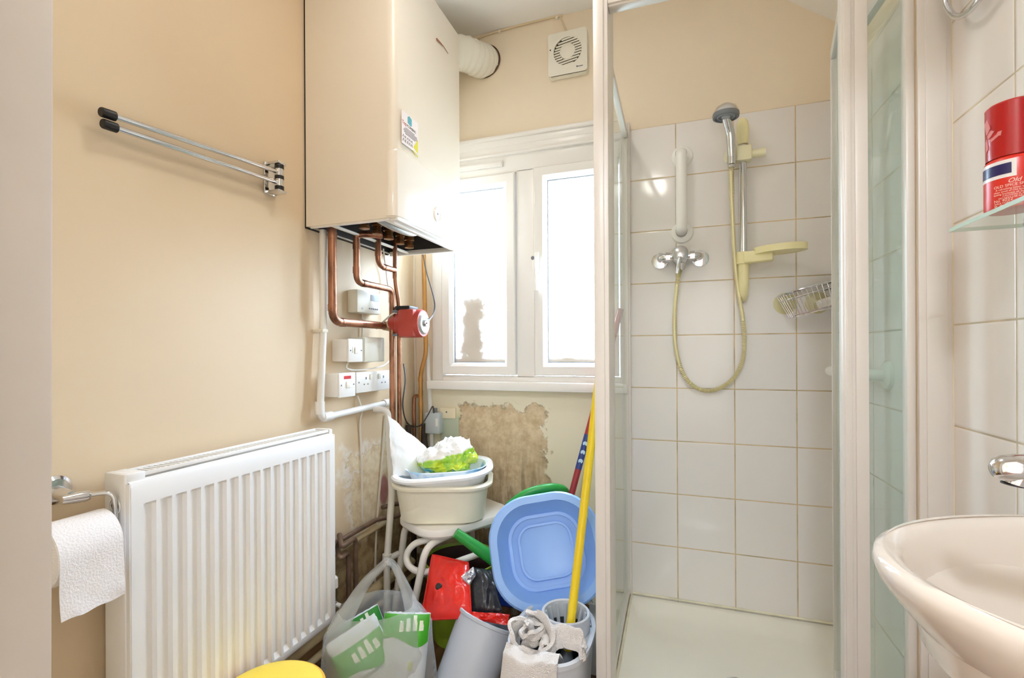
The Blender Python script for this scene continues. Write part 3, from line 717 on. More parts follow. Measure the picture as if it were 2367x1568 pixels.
# ------------------------------------------------------------------ pipes
def pipe(name, label, pts, r, m=None, bd=.03, cat='pipe', group=None, joints=(), n=14):
    b = BM(); tube(b, bend(pts, bd), r, n)
    o = tag(obj(name, b, m or M_COPPER), label, cat, group)
    for (p, d) in joints:
        b = BM(); d = Vector(d).normalized(); p = Vector(p); tube(b, [p-d*.011, p+d*.011], r+.0014, n); obj('joint', b, m or M_COPPER, o)
    return o
XP = XL+.06
p1 = aX(768, 530, XP); p1b = aX(768, 742, XP); p1c = aX(893, 752, XP)
p1b = V(XP, p1.y, p1b.z-.002); p1c = V(XP, p1c.y, p1b.z)
pipe('copper_pipe', 'thick copper pipe dropping from boiler left end to the pump', [(XP, p1.y, 1.47), p1b, p1c], .014, bd=.04, joints=(((XP, p1.y, p1b.z+.045), (0, 0, 1)), ((XP, p1.y, p1.z-.02), (0, 0, 1)), ((XP, p1.y+.05, p1b.z), (0, 1, 0))))
X2 = XL+.095; q1 = aX(824, 545, X2); q2 = aX(824, 652, X2); q3 = aX(906, 664, X2)
pipe('copper_pipe', 'copper pipe stepping across above the programmer then down the wall', [(X2+.07, q1.y+.05, q1.z+.006), (X2+.02, q1.y+.01, q1.z+.006), (X2, q1.y, q1.z), (X2, q1.y, q2.z), (X2, q3.y, q2.z), (X2, q3.y, .70)], .0115, bd=.03, joints=(((X2, q1.y, q1.z-.035), (0, 0, 1)), ((X2, q1.y, q2.z+.04), (0, 0, 1)), ((X2, q3.y, q2.z-.04), (0, 0, 1)), ((X2, q1.y+.04, q2.z), (0, 1, 0))))
X3 = XL+.11; r1 = aX(874, 560, X3); r2 = aX(874, 614, X3); r3 = aX(914, 620, X3)
pipe('copper_pipe', 'short copper elbow under the boiler joining the tall pipe', [(X3, r1.y, 1.46), (X3, r1.y, r2.z), (X3, r3.y-.002, r2.z)], .0105, bd=.035, joints=(((X3, r1.y, r2.z+.045), (0, 0, 1)), ((X3, r1.y+.045, r2.z), (0, 1, 0))))
s1 = aX(913, 580, X3); s2 = aX(914, 650, X3); s3 = aX(922, 690, X3); s4 = aX(922, 985, X3)
pipe('copper_pipe', 'tall copper pipe running down behind the red pump', [(X3, s1.y, 1.45), (X3, s1.y, s2.z), (X3, s3.y, s3.z-.02), (X3, s3.y, .62)], .0085, bd=.03, joints=(((X3, s1.y, r2.z), (0, 0, 1)), ((X3, s1.y, s2.z+.02), (0, 0, 1))))
Yc = YB-.035
g1 = aY(979, 585, Yc); g2 = aY(985, 820, Yc); g3 = aY(972, 862, Yc); g4 = aY(974, 1012, Yc)
gas = pipe('copper_pipe', 'yellowish copper pipe down the corner beside the window frame', [(g1.x, Yc, 1.47), g2, g3, (g4.x, Yc, .15)], .0095, mat('lacquered_copper', (196, 146, 84), .35, metal=.6, var=.2, vscale=20), bd=.04, joints=((g3+V(0, 0, -.03), (0, 0, 1)), (g3+V(0, 0, -.09), (0, 0, 1)), (g3+V(0, 0, -.14), (0, 0, 1))))
h1 = aY(957, 915, Yc)
pipe('copper_pipe', 'thin branch pipe teed off left of the corner pipe', [(g3.x, Yc, h1.z), (h1.x, Yc, h1.z), (h1.x, Yc, .2)], .0075, bd=.015)
X6 = XL+.021
for (ya, yb_, lab) in ((1255, 1198, 'brown pipe running along the wall to the corner'),):
    a_, c_ = aX(772, 1258, X6), aX(882, 1196, X6)
    zz = a_.z
    pipe('copper_pipe', 'bare copper pipe along the wall looping round the white waste pipe', [(X6, RY1-.3, zz), (X6, c_.y-.02, zz), (X6+.05, c_.y+.03, zz-.004), (X6+.055, c_.y+.10, zz+.002), (X6+.01, c_.y+.12, zz+.02), (X6-.01, c_.y+.02, zz+.03)], .0085, mat('tarnished_copper', (136, 112, 96), .5, metal=.45, var=.3, vscale=22), bd=.028)
pz_ = zz-.035; pipe('painted_pipe', 'pale painted pipe just under the looped brown pipe', [(XL+.012, RY1-.25, pz_), (XL+.012, 1.70, pz_)], .010, mat('grubby_pipe', (212, 196, 160), .5, var=.25, vscale=14))
X7 = XL+.05
for i, (pa, pb2, ydown, lab) in enumerate((((779, 1265), (822, 1272), 1420, 'upper of two short copper elbows right of the radiator'), ((774, 1292), (806, 1302), 1440, 'lower of two short copper elbows right of the radiator'))):
    a_, c_ = aX(pa[0], pa[1], X7), aX(pb2[0], pb2[1], X7)
    pipe('copper_pipe', lab, [(XL+.012, a_.y+.06, a_.z+.02-.006), (X7+.02, a_.y, a_.z), (X7, c_.y, a_.z-.003), (X7, c_.y, .02)], .0085, mat('tarnished_copper', (136, 112, 96), .5, metal=.45, var=.3, vscale=22), bd=.025)
# white plastic waste and trunking
XT = XL+.03; w0, w1, w2, w3 = aX(747, 530, XT), aX(747, 765, XT), aX(739, 968, XT), aX(893, 957, XT)
b = BM(); tube(b, bend([(XT, w0.y, 1.42), w1, (XT, w2.y, w2.z), (XT, w3.y+.02, w2.z+.012)], .03), .0115, 16)
wp = tag(obj('overflow_pipe', b, M_PVCW), 'white plastic pipe from boiler down and across above the radiator', 'pipe')
for p, d in (((XT, w2.y, w2.z+.035), (0, 0, 1)), ((XT, w2.y+.035, w2.z+.002), (0, 1, 0)), ((XT, w3.y, w2.z+.011), (0, 1, 0))):
    b = BM(); d = Vector(d); p = Vector(p); tube(b, [p-d*.02, p+d*.02], .0155, 18); obj('coupling', b, M_PVCW, wp)
b = BM(); box(b, XL, XT+.012, w1.y-.016, w1.y+.010, w1.z-.006, w1.z+.006, .002); obj('pipe_clip', b, M_OFFW, wp)
XW = XL+.085; v0, v1, v2 = aX(897, 948, XW), aX(906, 1140, XW), aX(890, 1290, XW)
b = BM(); tube(b, bend([(XW-.05, v0.y-.02, v0.z+.004), v0, V(XW, v1.y, v1.z), V(XW+.015, v2.y-.01, v2.z), V(XW+.02, v2.y-.02, .02)], .03), .0125, 16)
ww = tag(obj('waste_pipe', b, M_PVCW), 'white plastic waste pipe falling from the sockets to the floor', 'pipe')
b = BM(); tube(b, [V(XW+.014, v2.y-.01, v2.z-.02), V(XW+.015, v2.y-.01, v2.z+.02)], .0165, 18); tube(b, [V(XW+.015, v2.y-.01, v2.z), V(XW+.04, v2.y+.03, v2.z+.01)], .011, 14); obj('tee_joint', b, M_PVCW, ww)
# pale pipes low along the wall under the radiator
for (pz, px_, r_, lab) in ((.130, XL+.05, .021, 'fat grubby white pipe along the floor under the radiator'), (.075, XL+.065, .011, 'thin dirty pipe lowest along the floor under the radiator')):
    pipe('floor_pipe', lab, [(px_, .45, pz), (px_, 1.80, pz)], r_, mat('grubby_pipe', (212, 196, 160), .5, var=.25, vscale=14), joints=(((px_, 1.25, pz), (0, 1, 0)),))
# dark pipes in the corner behind the stool
for i, (xx, yy, r_, lab) in enumerate(((-1.06, 1.79, .012, 'dark iron pipe in the corner nearest the white waste pipe'), (-1.02, 1.85, .015, 'dark iron pipe in the corner behind the white stool'))):
    pipe('iron_pipe', lab, [(xx, yy, 0), (xx, yy, .50+.03*i), (xx-.04, yy+.03, .60+.02*i), (xx-.045, yy+.035, .70)], r_, mat('dark_iron', (66, 54, 46), .6, metal=.3, var=.3, vscale=20), bd=.03)
# thin cables
def cable(name, label, pts, r, m, k=8): b = BM(); tube(b, spline(pts, k), r, 8); return tag(obj(name, b, m), label, 'cable')
M_TARN = mat('tarnished_copper', (136, 112, 96), .5, metal=.45, var=.3, vscale=22)
M_CABLE = mat('grey_cable', (70, 70, 72), .5); M_CABW = mat('white_cable', (228, 222, 212), .5)
cable('power_cable', 'black cable curving from the boiler out to the pump end', [aY(976, 578, Yc-.03), aY(985, 625, Yc-.04), aY(1003, 690, Yc-.05), aY(1003, 722, Yc-.07), aX(986, 748, -.83)], .003, M_CABLE)
cable('sensor_cable', 'grey cable looping from the tall pipe to the grey box', [aX(933, 842, XL+.09), aX(937, 880, XL+.12), aX(931, 940, XL+.12), aY(943, 980, Yc-.03), aY(970, 985, Yc-.05), aY(990, 958, Yc-.05), aY(1000, 940, Yc-.04), aY(1003, 955, Yc-.02)], .003, M_CABLE)
for i, (x0, x1, lab) in enumerate(((862, 880, 'pair of white cables'), )):
    pass
cable('wall_cable', 'thin white cable hanging below the programmer', [aX(838, 720, XL+.01), aX(838, 750, XL+.008), aX(836, 790, XL+.008)], .003, M_CABW)
cable('wall_cable', 'thin white cable slanting from under the boiler to the tall pipes', [aX(886, 575, XL+.03), aX(894, 640, XL+.02), aX(900, 690, XL+.03), aX(903, 760, XL+.03)], .003, M_CABW)
cable('wall_cable', 'thin white cable left of the yellowish corner pipe', [aY(957, 580, YB-.01), aY(957, 700, YB-.01), aY(960, 900, YB-.01), aY(957, 930, YB-.01)], .003, M_CABW)
cable('wall_cable', 'thin white cable dropping from the double socket', [aX(826, 915, XL+.01), aX(836, 950, XL+.02), aX(832, 985, XL+.006), aX(836, 1080, XL+.006), aX(838, 1200, XL+.008)], .004, M_CABW)
cable('wall_cable', 'white cable run down the wall behind the white waste pipe', [aX(890, 960, XL+.006), aX(884, 1050, XL+.006), aX(870, 1230, XL+.006), aX(866, 1380, XL+.006)], .004, M_CABW)
cable('wall_cable', 'pale cable from the fused switch curling behind the sockets', [aX(805, 838, XL+.03), aX(802, 852, XL+.05), aX(830, 856, XL+.05), aX(880, 848, XL+.04), aX(900, 835, XL+.03)], .003, M_CABW)
# white conduit at the window's left side
b = BM(); c0, c1 = aY(988, 800, YB-.010), aY(999, 1000, YB-.012); tube(b, [(c0.x, YB-.012, 1.05), (c1.x+.0, YB-.012, .55)], .010, 10)
tag(obj('conduit', b, M_PVCW), 'white conduit below the window left end feeding the grey box', 'conduit')
gb = aY(1003, 978, YB-.03); b = BM(); box(b, gb.x-.036, gb.x+.034, YB-.045, YB, gb.z-.046, gb.z+.046, .004)
jb = tag(obj('cable_box', b, mat('pale_grey_plastic', (196, 204, 210), .4)), 'pale grey plastic cable box under the window left corner', 'box')
b = BM(); box(b, gb.x+.016, gb.x+.028, YB-.0465, YB-.045, gb.z-.012, gb.z+.022); obj('label', b, M_WHITE, jb)
b = BM(); lathe(b, [(0, .02), (.008, .02), (.008, 0), (0, 0)], Matrix.Translation((gb.x+.004, YB-.022, gb.z+.045)), 14); obj('gland', b, M_GREYD, jb)
a_, c_ = aY(1020, 942, YB), aY(1055, 968, YB); b = BM(); box(b, a_.x, c_.x, YB-.012, YB, c_.z, a_.z, .002)
bl = tag(obj('blank_plate', b, mat('cream_plate', (232, 220, 190), .5)), 'cream blanking plate on the wall above the grey-green patch', 'plate')
b = BM(); p = aY(1032, 953, YB-.012); tube(b, [p, p+V(0, -.001, 0)], .004, 10); obj('screw', b, M_GREYD, bl)
a_, c_ = aY(1018, 962, YB), aY(1062, 1060, YB); b = BM(); box(b, a_.x, c_.x, YB-.006, YB, c_.z, a_.z, .002)
tag(obj('backing_board', b, mat('grey_green_board', (186, 194, 172), .6, var=.06, vscale=10)), 'grey-green backing board on the wall beside the bare plaster', 'board')

# ------------------------------------------------------------------ circulation pump
pu = thing('circulation_pump', 'red circulation pump with grey end disc on the copper pipes', 'pump', aX(945, 745, XL+.10))
pc_ = V(-.955, 1.605, 1.128); dirp = V(1, .04, 0).normalized()
PMt = place(pc_, dirp); b = BM()
lathe(b, [(0, -.085), (.034, -.085), (.040, -.070), (.042, -.050), (.050, -.046), (.054, -.040), (.054, .040), (.050, .050), (0, .050)], PMt, 28)
box(b, -.052, .052, -.052, .052, -.034, .034, .010, M=PMt); obj('motor_housing', b, mat('pump_red', (190, 72, 62), .38), pu)
b = BM(); lathe(b, [(0, .062), (.012, .062), (.013, .056), (.036, .057), (.043, .050), (.043, .044)], PMt, 32); dk = obj('end_disc', b, M_GALV, pu)
b = BM(); lathe(b, [(0, .0655), (.011, .0655), (.013, .0615)], PMt, 20); obj('vent_screw', b, M_CHROME, dk)
b = BM(); box(b, -.036, .036, .050, .066, -.052, .010, .004, M=PMt); obj('terminal_box', b, M_BLACK, pu)
for sx, sy in ((-1, 1), (1, 1), (-1, -1), (1, -1)):
    b = BM(); tube(b, [PMt @ V(sx*.044, sy*.044, -.056), PMt @ V(sx*.044, sy*.044, -.034)], .005, 8); obj('bolt', b, M_GREYD, pu)
vc = p1c; b = BM(); tube(b, [vc+V(0, -.015, 0), vc+V(0, .02, 0), vc+V(.01, .04, 0), pc_-dirp*.07+V(0, -.03, 0)], [.017, .020, .020, .018], 14); obj('valve_body', b, mat('old_brass', (206, 192, 160), .45, metal=.3, var=.2, vscale=40), pu)
b = BM(); vt = vc+V(.03, .012, .016); box(b, -.014, .014, -.006, .006, -.006, .006, .003, M=Matrix.Translation(vt) @ Matrix.Rotation(.5, 4, 'Z')); obj('valve_key', b, mat('red_plastic', (206, 50, 56), .35), pu)
cable('pump_cable', 'pale flex from the programmer side into the pump box', [aX(870, 760, XL+.02), aX(885, 745, XL+.07), aX(905, 728, XL+.11), PMt @ V(-.02, .053, -.03)], .0032, M_CABW)
# ------------------------------------------------------------------ shower tray
tcx, tcy = (-.19+.522)/2, (1.19+YB-.008)/2; tw, td = .522+.19, YB-.008-1.19
b = BM()
def tr4(w_, d_, r, z): return [(tcx+x, tcy+y, z) for x, y in rr(w_, d_, r, 8)]
loft(b, [tr4(tw, td, .012, 0), tr4(tw, td, .012, .066), tr4(tw-.008, td-.008, .012, .074), tr4(tw-.05, td-.05, .02, .075), tr4(tw-.062, td-.062, .03, .072), tr4(tw-.10, td-.10, .05, .050), tr4(tw-.16, td-.16, .05, .036), tr4(.12, .12, .05, .030)])
tray = tag(obj('shower_tray', b, M_TRAY, ang=50), 'off white square shower tray in the corner below the tiles', 'shower tray')
b = BM(); lathe(b, [(0, .004), (.03, .004), (.034, .001)], Matrix.Translation((tcx, tcy, .031)), 24); obj('waste_grate', b, M_CHROME, tray)
# ------------------------------------------------------------------ shower enclosure
enc = thing('shower_enclosure', 'white framed glass shower enclosure with folded door in the corner', 'shower enclosure', (tcx, 1.2, .075))
FY = 1.18; XA, XB_ = aY(1375, 900, FY).x, aY(1409, 900, FY).x; FY2 = aX(1422, 900, XB_).y
b = BM(); box(b, XA, XB_, FY, FY2, .075, 1.93, .003); box(b, XA+.0, XA+(XB_-XA)*.70, FY-.004, FY+.003, .075, 1.93, .002); obj('corner_post', b, M_FRAME, enc)
b = BM(); box(b, XB_, .523, FY+.004, FY+.032, 1.862, 1.91, .003); box(b, XB_, .523, FY+.0, FY+.008, 1.868, 1.93, .002); obj('header_rail', b, M_FRAME, enc)
b = BM(); box(b, XB_, .523, FY+.004, FY+.032, .075, .10, .003); obj('sill_rail', b, M_FRAME, enc)
GX = -.180
b = BM(); box(b, GX-.003, GX+.003, FY2-.002, YB-.022, .10, 1.845); obj('side_glass', b, M_GLASS, enc)
b = BM(); box(b, GX-.010, GX+.010, FY2, YB-.02, 1.838, 1.862, .002); obj('side_rail', b, M_FRAME, enc)
b = BM(); box(b, GX-.010, GX+.010, FY2, YB-.02, .075, .105, .002); obj('side_rail', b, M_FRAME, enc)
b = BM(); box(b, -.195, -.163, YB-.03, YB-.0075, .075, 1.90, .003); box(b, -.186, -.170, YB-.036, YB-.02, .075, 1.895, .002); obj('wall_profile', b, M_FRAME, enc)
XH = aY(2125, 900, FY).x; b = BM(); box(b, XH, XR-.007, FY, FY+.04, .075, 1.98, .003); box(b, XH+.012, XR-.016, FY-.003, FY+.003, .075, 1.98, .002); obj('wall_profile', b, M_FRAME, enc)
b = BM(); box(b, XH-.002, XH+.001, FY+.004, FY+.034, .1, 1.90); obj('gasket_strip', b, mat('beige_gasket', (186, 170, 146), .6), enc)
def door_panel(p, q, z0, z1, lead, trail):
    p, q = V(*p, 0), V(*q, 0); d = (q-p); L_ = d.length; d.normalize(); n_ = V(-d.y, d.x, 0)
    M = basis((p.x, p.y, z0), d, n_, (0, 0, 1)); hh = z1-z0
    b = BM(); box(b, lead, L_-trail, -.0025, .0025, .03, hh-.03, M=M); pn = obj('door_glass', b, M_GLASS, enc)
    b = BM(); box(b, 0, L_, -.009, .009, hh-.034, hh, .002, M=M); obj('door_rail', b, M_FRAME, enc)
    b = BM(); box(b, 0, L_, -.009, .009, 0, .034, .002, M=M); obj('door_rail', b, M_FRAME, enc)
    b = BM(); box(b, L_-trail, L_, -.010, .010, 0, hh, .003, M=M); obj('door_stile', b, M_FRAME, enc)
    return M, hh
xs0, xs1 = aY(1943, 900, 1.2).x, aY(2003, 900, 1.2).x; xc_ = (xs0+xs1)/2
M1, hh = door_panel((xc_, 1.205), (.421, 1.545), .105, 1.855, .0, .014)
b = BM(); box(b, xs0, xs1, 1.186, 1.212, .105, 1.858, .004); box(b, xs0+.004, xs0+(xs1-xs0)*.36, 1.182, 1.19, .105, 1.858, .002); box(b, xs0+.0235, xs1, 1.1835, 1.19, .105, 1.858, .002); obj('door_stile', b, M_FRAME, enc)
xh0, xh1 = aY(2094, 900, 1.195).x, aY(2119, 900, 1.195).x
M2, hh = door_panel(((xh0+xh1)/2, 1.21), (.437, 1.55), .105, 1.855, .0, .012)
b = BM(); box(b, xh0, xh1, 1.19, 1.215, .105, 1.90, .004); obj('door_stile', b, M_FRAME, enc)
# ------------------------------------------------------------------ shower fittings on the back wall
YW = YB-.007
def onw(px, py, off): return aY(px, py, YW-off)
gt, gbm = onw(1574, 350, .055), onw(1576, 531, .055)
gr = thing('grab_rail', 'white vertical grab rail on the tiles above the mixer valve', 'grab rail', gbm)
x = (gt.x+gbm.x)/2; b = BM(); tube(b, bend([(x, YW-.006, gt.z), (x, YW-.055, gt.z), (x, YW-.055, gbm.z), (x, YW-.006, gbm.z)], .035), .0195, 20); obj('bar', b, M_WHITE, gr)
for z in (gt.z, gbm.z):
    b = BM(); lathe(b, [(.0, .012), (.022, .012), (.036, .008), (.041, 0), (0, 0)], place((x+.003, YW, z), (0, -1, 0)), 32); fl = obj('flange', b, M_WHITE, gr)
    b = BM(); lathe(b, [(.0198, .0), (.0206, .001), (.0206, .003), (.0198, .004)], place((x, YW-.034, z), (0, -1, 0)), 28); obj('seal_ring', b, M_GREYD, gr)
mc = onw(1572, 592, .055); mx_t = thing('shower_mixer', 'chrome shower mixer valve with lever below the grab rail', 'shower mixer', (mc.x, YW, mc.z))
b = BM(); lathe(b, [(0, .034), (.022, .033), (.027, .029), (.0285, .018), (.0285, -.02), (.024, -.03), (0, -.03)], place(mc, (0, -1, .15)), 32); tube(b, [mc+V(0, .005, -.01), mc+V(.004, .01, -.05)], [.018, .012], 16)
obj('body', b, M_CHROME, mx_t)
b = BM(); lathe(b, [(0, .0375), (.018, .0365), (.0265, .031), (.0285, .024)], place(mc+V(0, 0, .002), (0, -1, .15)), 32); cp = obj('cap', b, M_STEEL, mx_t)
b = BM(); tube(b, [mc+V(-.002, -.036, -.012), mc+V(-.006, -.050, -.045), mc+V(-.010, -.052, -.072)], [.008, .0068, .0055], 12); obj('lever', b, M_CHROME, mx_t)
for px in (1527, 1617):
    e = onw(px, 592, .05); e.z = mc.z; s = 1 if px > 1572 else -1
    b = BM(); tube(b, bend([(mc.x+s*.02, mc.y+.01, mc.z), (e.x, mc.y+.01, mc.z), (e.x, YW-.008, mc.z)], .018), .0135, 16); tube(b, [(mc.x+s*.034, mc.y+.01, mc.z), (mc.x+s*.05, mc.y+.01, mc.z)], .0175, 6)
    obj('inlet_elbow', b, M_CHROME, mx_t)
    b = BM(); lathe(b, [(0, .007), (.018, .007), (.030, .004), (.031, 0)], place((e.x+s*.004, YW, e.z-.004), (0, -1, 0)), 28); obj('inlet_flange', b, M_CHROME, mx_t)
# riser rail
ra, rb = onw(1717, 300, .045), onw(1719, 660, .045); rx = (ra.x+rb.x)/2+.0; ry = YW-.045
ri = thing('riser_rail', 'chrome shower riser rail with yellowed plastic ends and slider', 'shower rail', (rx, YW, rb.z))
zt, z1_, z2_, zb2 = onw(1716, 276, .045).z, onw(1716, 335, .045).z, onw(1718, 612, .045).z, onw(1718, 690, .045).z
b = BM(); tube(b, [(rx, ry, zt-.03), (rx, ry, z2_-.01)], .0125, 18); obj('rail', b, M_CHROME, ri)
b = BM(); tube(b, [(rx, ry, z1_), (rx, ry, z1_+.02), (rx, ry+.0, zt-.03), (rx, ry+.006, zt-.012), (rx, ry+.014, zt-.002), (rx, ry+.022, zt)], [.0175, .019, .0195, .0185, .014, .006], 18); tube(b, [(rx, ry, zt-.03), (rx, YW, zt-.03)], .017, 16); obj('end_bracket', b, M_CREAM, ri)
b = BM(); tube(b, [(rx, ry, z2_+.01), (rx, ry, z2_-.03), (rx, ry, zb2+.05), (rx, ry+.010, zb2+.02), (rx, ry+.026, zb2+.004), (rx, YW, zb2)], [.0185, .0175, .0175, .0165, .015, .011], 18); obj('end_bracket', b, M_CREAM, ri)
sz = onw(1718, 357, .05).z
b = BM(); box(b, rx-.026, rx+.026, ry-.024, ry+.018, sz-.026, sz+.028, .007); tube(b, [(rx+.02, ry, sz), (rx+.07, ry, sz)], [.012, .016], 16); tube(b, [(rx-.02, ry, sz-.002), (rx-.055, ry-.012, sz-.004)], [.017, .019], 16); obj('slider', b, mat('pale_yellowed_plastic', (238, 232, 196), .35), ri)
# soap dish on the riser
dz = onw(1718, 590, .06).z; b = BM(); A_ = onw(1712, 600, .06); B_ = onw(1828, 592, .11)
poly = []
for k in range(40):
    a = 2*PI*k/40; poly.append((.075+.085*math.cos(a)*(1 if math.cos(a) > 0 else .9), .048*math.sin(a)))
DM = basis((rx+.03, ry-.02, dz-.004), (1, -.25, .02), (.25, 1, 0), (0, 0, 1))
plate(b, poly, [(x*.9+.0075, y*.86) for x, y in poly], 0, .022, DM); prism(b, [(x*.9+.0075, y*.86) for x, y in poly], .001, .006, DM)
tube(b, [(rx, ry, dz-.03), (rx, ry, dz+.012)], .024, 20); box(b, -.03, .06, -.02, .02, -.026, .014, .006, M=DM)
obj('soap_dish', b, M_CREAM, ri)
# handset and hose
hb = onw(1691, 372, .075); hn = thing('shower_handset', 'chrome hand shower with ribbed hose hanging on the riser', 'shower head', hb)
hp = [hb, onw(1690, 345, .085), onw(1688, 310, .095), onw(1683, 288, .11), onw(1678, 268, .125)]
b = BM(); tube(b, spline(hp, 5), [.011+.004*min(1, i/8) for i in range(21)], 16); obj('handle', b, M_CHROME, hn)
hc = onw(1678, 264, .14); HM = place(hc, (-.03, .02, -1)); b = BM()
lathe(b, [(0, -.032), (.018, -.031), (.032, -.022), (.040, -.008), (.0415, 0)], HM, 36); obj('head_shell', b, M_CHROME, hn)
b = BM(); lathe(b, [(.0415, -.002), (.0425, .004), (.041, .012), (.034, .014), (.033, .010), (0, .010)], HM, 36); fp = obj('spray_face', b, M_GREYD, hn)
b = BM()
lathe(b, [(.024, .0105), (.026, .013), (.028, .0105)], HM, 28); obj('nozzle_ring', b, M_GREY, fp)
b = BM(); lathe(b, [(0, .013), (.012, .013), (.014, .010)], HM, 20); obj('spray_centre', b, M_GREY, fp)
b = BM(); tube(b, [onw(1691, 360, .077), onw(1691, 380, .075)], .0145, 14); tube(b, [onw(1691, 382, .075), onw(1691, 388, .075)], .0125, 14); obj('hose_nut', b, M_CHROME, hn)
hq = [(1691, 372), (1690, 420), (1693, 500), (1696, 560), (1700, 620), (1708, 680), (1717, 735), (1721, 785), (1716, 835), (1695, 875), (1665, 897), (1635, 904), (1605, 894), (1580, 866), (1565, 820), (1559, 765), (1561, 700), (1567, 645), (1573, 624)]
sp = spline([onw(x, y, .075-.05*math.sin(PI*i/(len(hq)-1))) for i, (x, y) in enumerate(hq)], 22)
b = BM(); tube(b, sp, [.0074+.0011*(1 if (i//1) % 2 else -1) for i in range(len(sp))], 10); obj('hose', b, mat('pale_gold_hose', (222, 212, 168), .3, metal=.35), hn, ang=60)
# wire basket held by suction cups
def bk(px, py, off): return onw(px, py, off)
bs = thing('shower_basket', 'chrome wire shower basket held by yellowed suction cups in the corner', 'basket', bk(1860, 745, .06))
tl, tr2 = bk(1795, 688, .02), bk(1990, 634, .02); w_ = (tr2-tl).length; ux = (tr2-tl).normalized(); uz = V(-ux.z, 0, ux.x); uy = V(0, -1, 0)
BMx = basis(tl, ux, uy, uz); dp, ht = .095, -.082
def brim(ins, z, n=12):
    pts = [(ins, ins*.3, z)]
    for k in range(n+1): a = PI*k/n; pts.append((w_/2-(w_/2-ins)*math.cos(a), ins*.3+.012+(dp-ins)*max(0, math.sin(a))**.6, z))
    pts.append((w_-ins, ins*.3, z)); return [BMx @ V(*p) for p in pts]
b = BM(); tube(b, brim(0, 0), .0032, 8, closed=True); obj('rim', b, M_CHROME, bs)
b = BM(); R = [p for p in brim(0, -.02)]; tube(b, R, .0016, 6, closed=True); obj('rim', b, M_CHROME, bs)
b = BM(); tube(b, brim(.016, ht), .0016, 6, closed=True); obj('base_wire', b, M_CHROME, bs)
top_, bot_ = brim(0, 0, 26), brim(.016, ht, 26)
for k in range(1, len(top_)-1):
    b = BM(); tube(b, [top_[k], bot_[k]], .0013, 6); obj('wire', b, M_CHROME, bs)
for k in range(12):
    x = .03+(w_-.06)*k/11; yy = .012+(dp-.016)*max(.05, math.sin(math.acos(max(-1, min(1, 1-2*x/w_)))))**.6
    b = BM(); tube(b, [BMx @ V(x, .006, ht), BMx @ V(x+.004, yy, ht)], .0013, 6); obj('wire', b, M_CHROME, bs)
for px, py in ((1815, 702), (1889, 700)):
    p = bk(px, py, 0); b = BM(); lathe(b, [(0, .016), (.007, .016), (.009, .009), (.020, .006), (.035, .001), (.038, 0)], place(p, (0, -1, 0)), 32); obj('suction_cup', b, mat('yellow_rubber', (208, 202, 158), .3), bs)
b = BM(); lathe(b, [(0, 0), (.02, 0), (.022, .01), (.022, .085), (.012, .10), (.012, .115), (0, .115)], Matrix.Translation(BMx @ V(w_*.66, .045, ht+.002)), 24)
tag(obj('shampoo_bottle', b, M_BLACK), 'small black bottle standing in the wire shower basket', 'bottle')
b = BM(); prism(b, rr(.075, .045, .02), 0, .028, BMx @ Matrix.Translation((w_*.53, .045, ht+.002)) @ Matrix.Rotation(.25, 4, 'X'), bev=.006)
tag(obj('soap_bar', b, M_WHITE), 'white soap bar lying in the wire shower basket', 'soap')
b = BM(); box(b, .03, w_*.8, .012, .055, ht+.0015, ht+.006, M=BMx, bev=.001); obj('base_strip', b, mat('mauve_strip', (196, 172, 176), .5), bs)
# horizontal grab rail on the right wall seen through the door glass
ga = aX(2050, 867, XR-.008); ge = aX(1916, 858, XR-.062)
g2_ = thing('grab_rail', 'white horizontal grab rail on the right wall behind the glass', 'grab rail', ga)
zz = (ga.z+ge.z)/2
b = BM(); tube(b, bend([(XR-.008, ga.y, zz), (XR-.062, ga.y+.005, zz), (XR-.062, ge.y, zz), (XR-.008, ge.y+.003, zz)], .03), .0155, 18); obj('bar', b, M_WHITE, g2_)
for yy in (ga.y, ge.y+.003):
    b = BM(); lathe(b, [(0, .012), (.02, .012), (.035, .007), (.040, 0)], place((XR-.0062, yy, zz), (-1, 0, 0)), 28); obj('flange', b, M_WHITE, g2_)

# ------------------------------------------------------------------ wash basin on the right wall
bz, bcy, ba, bb = .826, .53, .344, .210
ws = thing('wash_basin', 'white ceramic wash basin on the right wall under the glass shelf', 'wash basin', (XR, bcy, bz-.18))
def oval(s, z, grow=0, n=40):
    pts = []
    for k in range(n+1):
        a = PI/2+PI*k/n; pts.append((XR-.0062+(ba*s+grow)*math.cos(a)*1.0, bcy+(bb*s+grow)*math.sin(a), z))
    return pts
def inner(s, z, sh=0, n=40):
    cx = XR-.075-sh; pts = []
    for k in range(n+1): a = PI/2+PI*k/n; pts.append((cx+(ba-.067-sh)*s*math.cos(a), bcy+(bb)*s*math.sin(a)*.985, z))
    return pts
b = BM()
rings = [oval(.30, bz-.215), oval(.44, bz-.20), oval(.64, bz-.160), oval(.80, bz-.095), oval(.92, bz-.055), oval(.985, bz-.026), oval(1.0, bz-.012), oval(.995, bz-.003), oval(.975, bz), inner(.955, bz-.0004), inner(.925, bz-.003), inner(.90, bz-.013), inner(.885, bz-.04), inner(.85, bz-.085), inner(.73, bz-.125), inner(.48, bz-.142), inner(.2, bz-.152)]
loft(b, rings, True, True); obj('bowl', b, M_CERAM, ws, ang=60)
b = BM(); lathe(b, [(0, .003), (.018, .003), (.022, 0)], Matrix.Translation((XR-.2, bcy, bz-.151)), 24); obj('waste_grate', b, M_CHROME, ws)
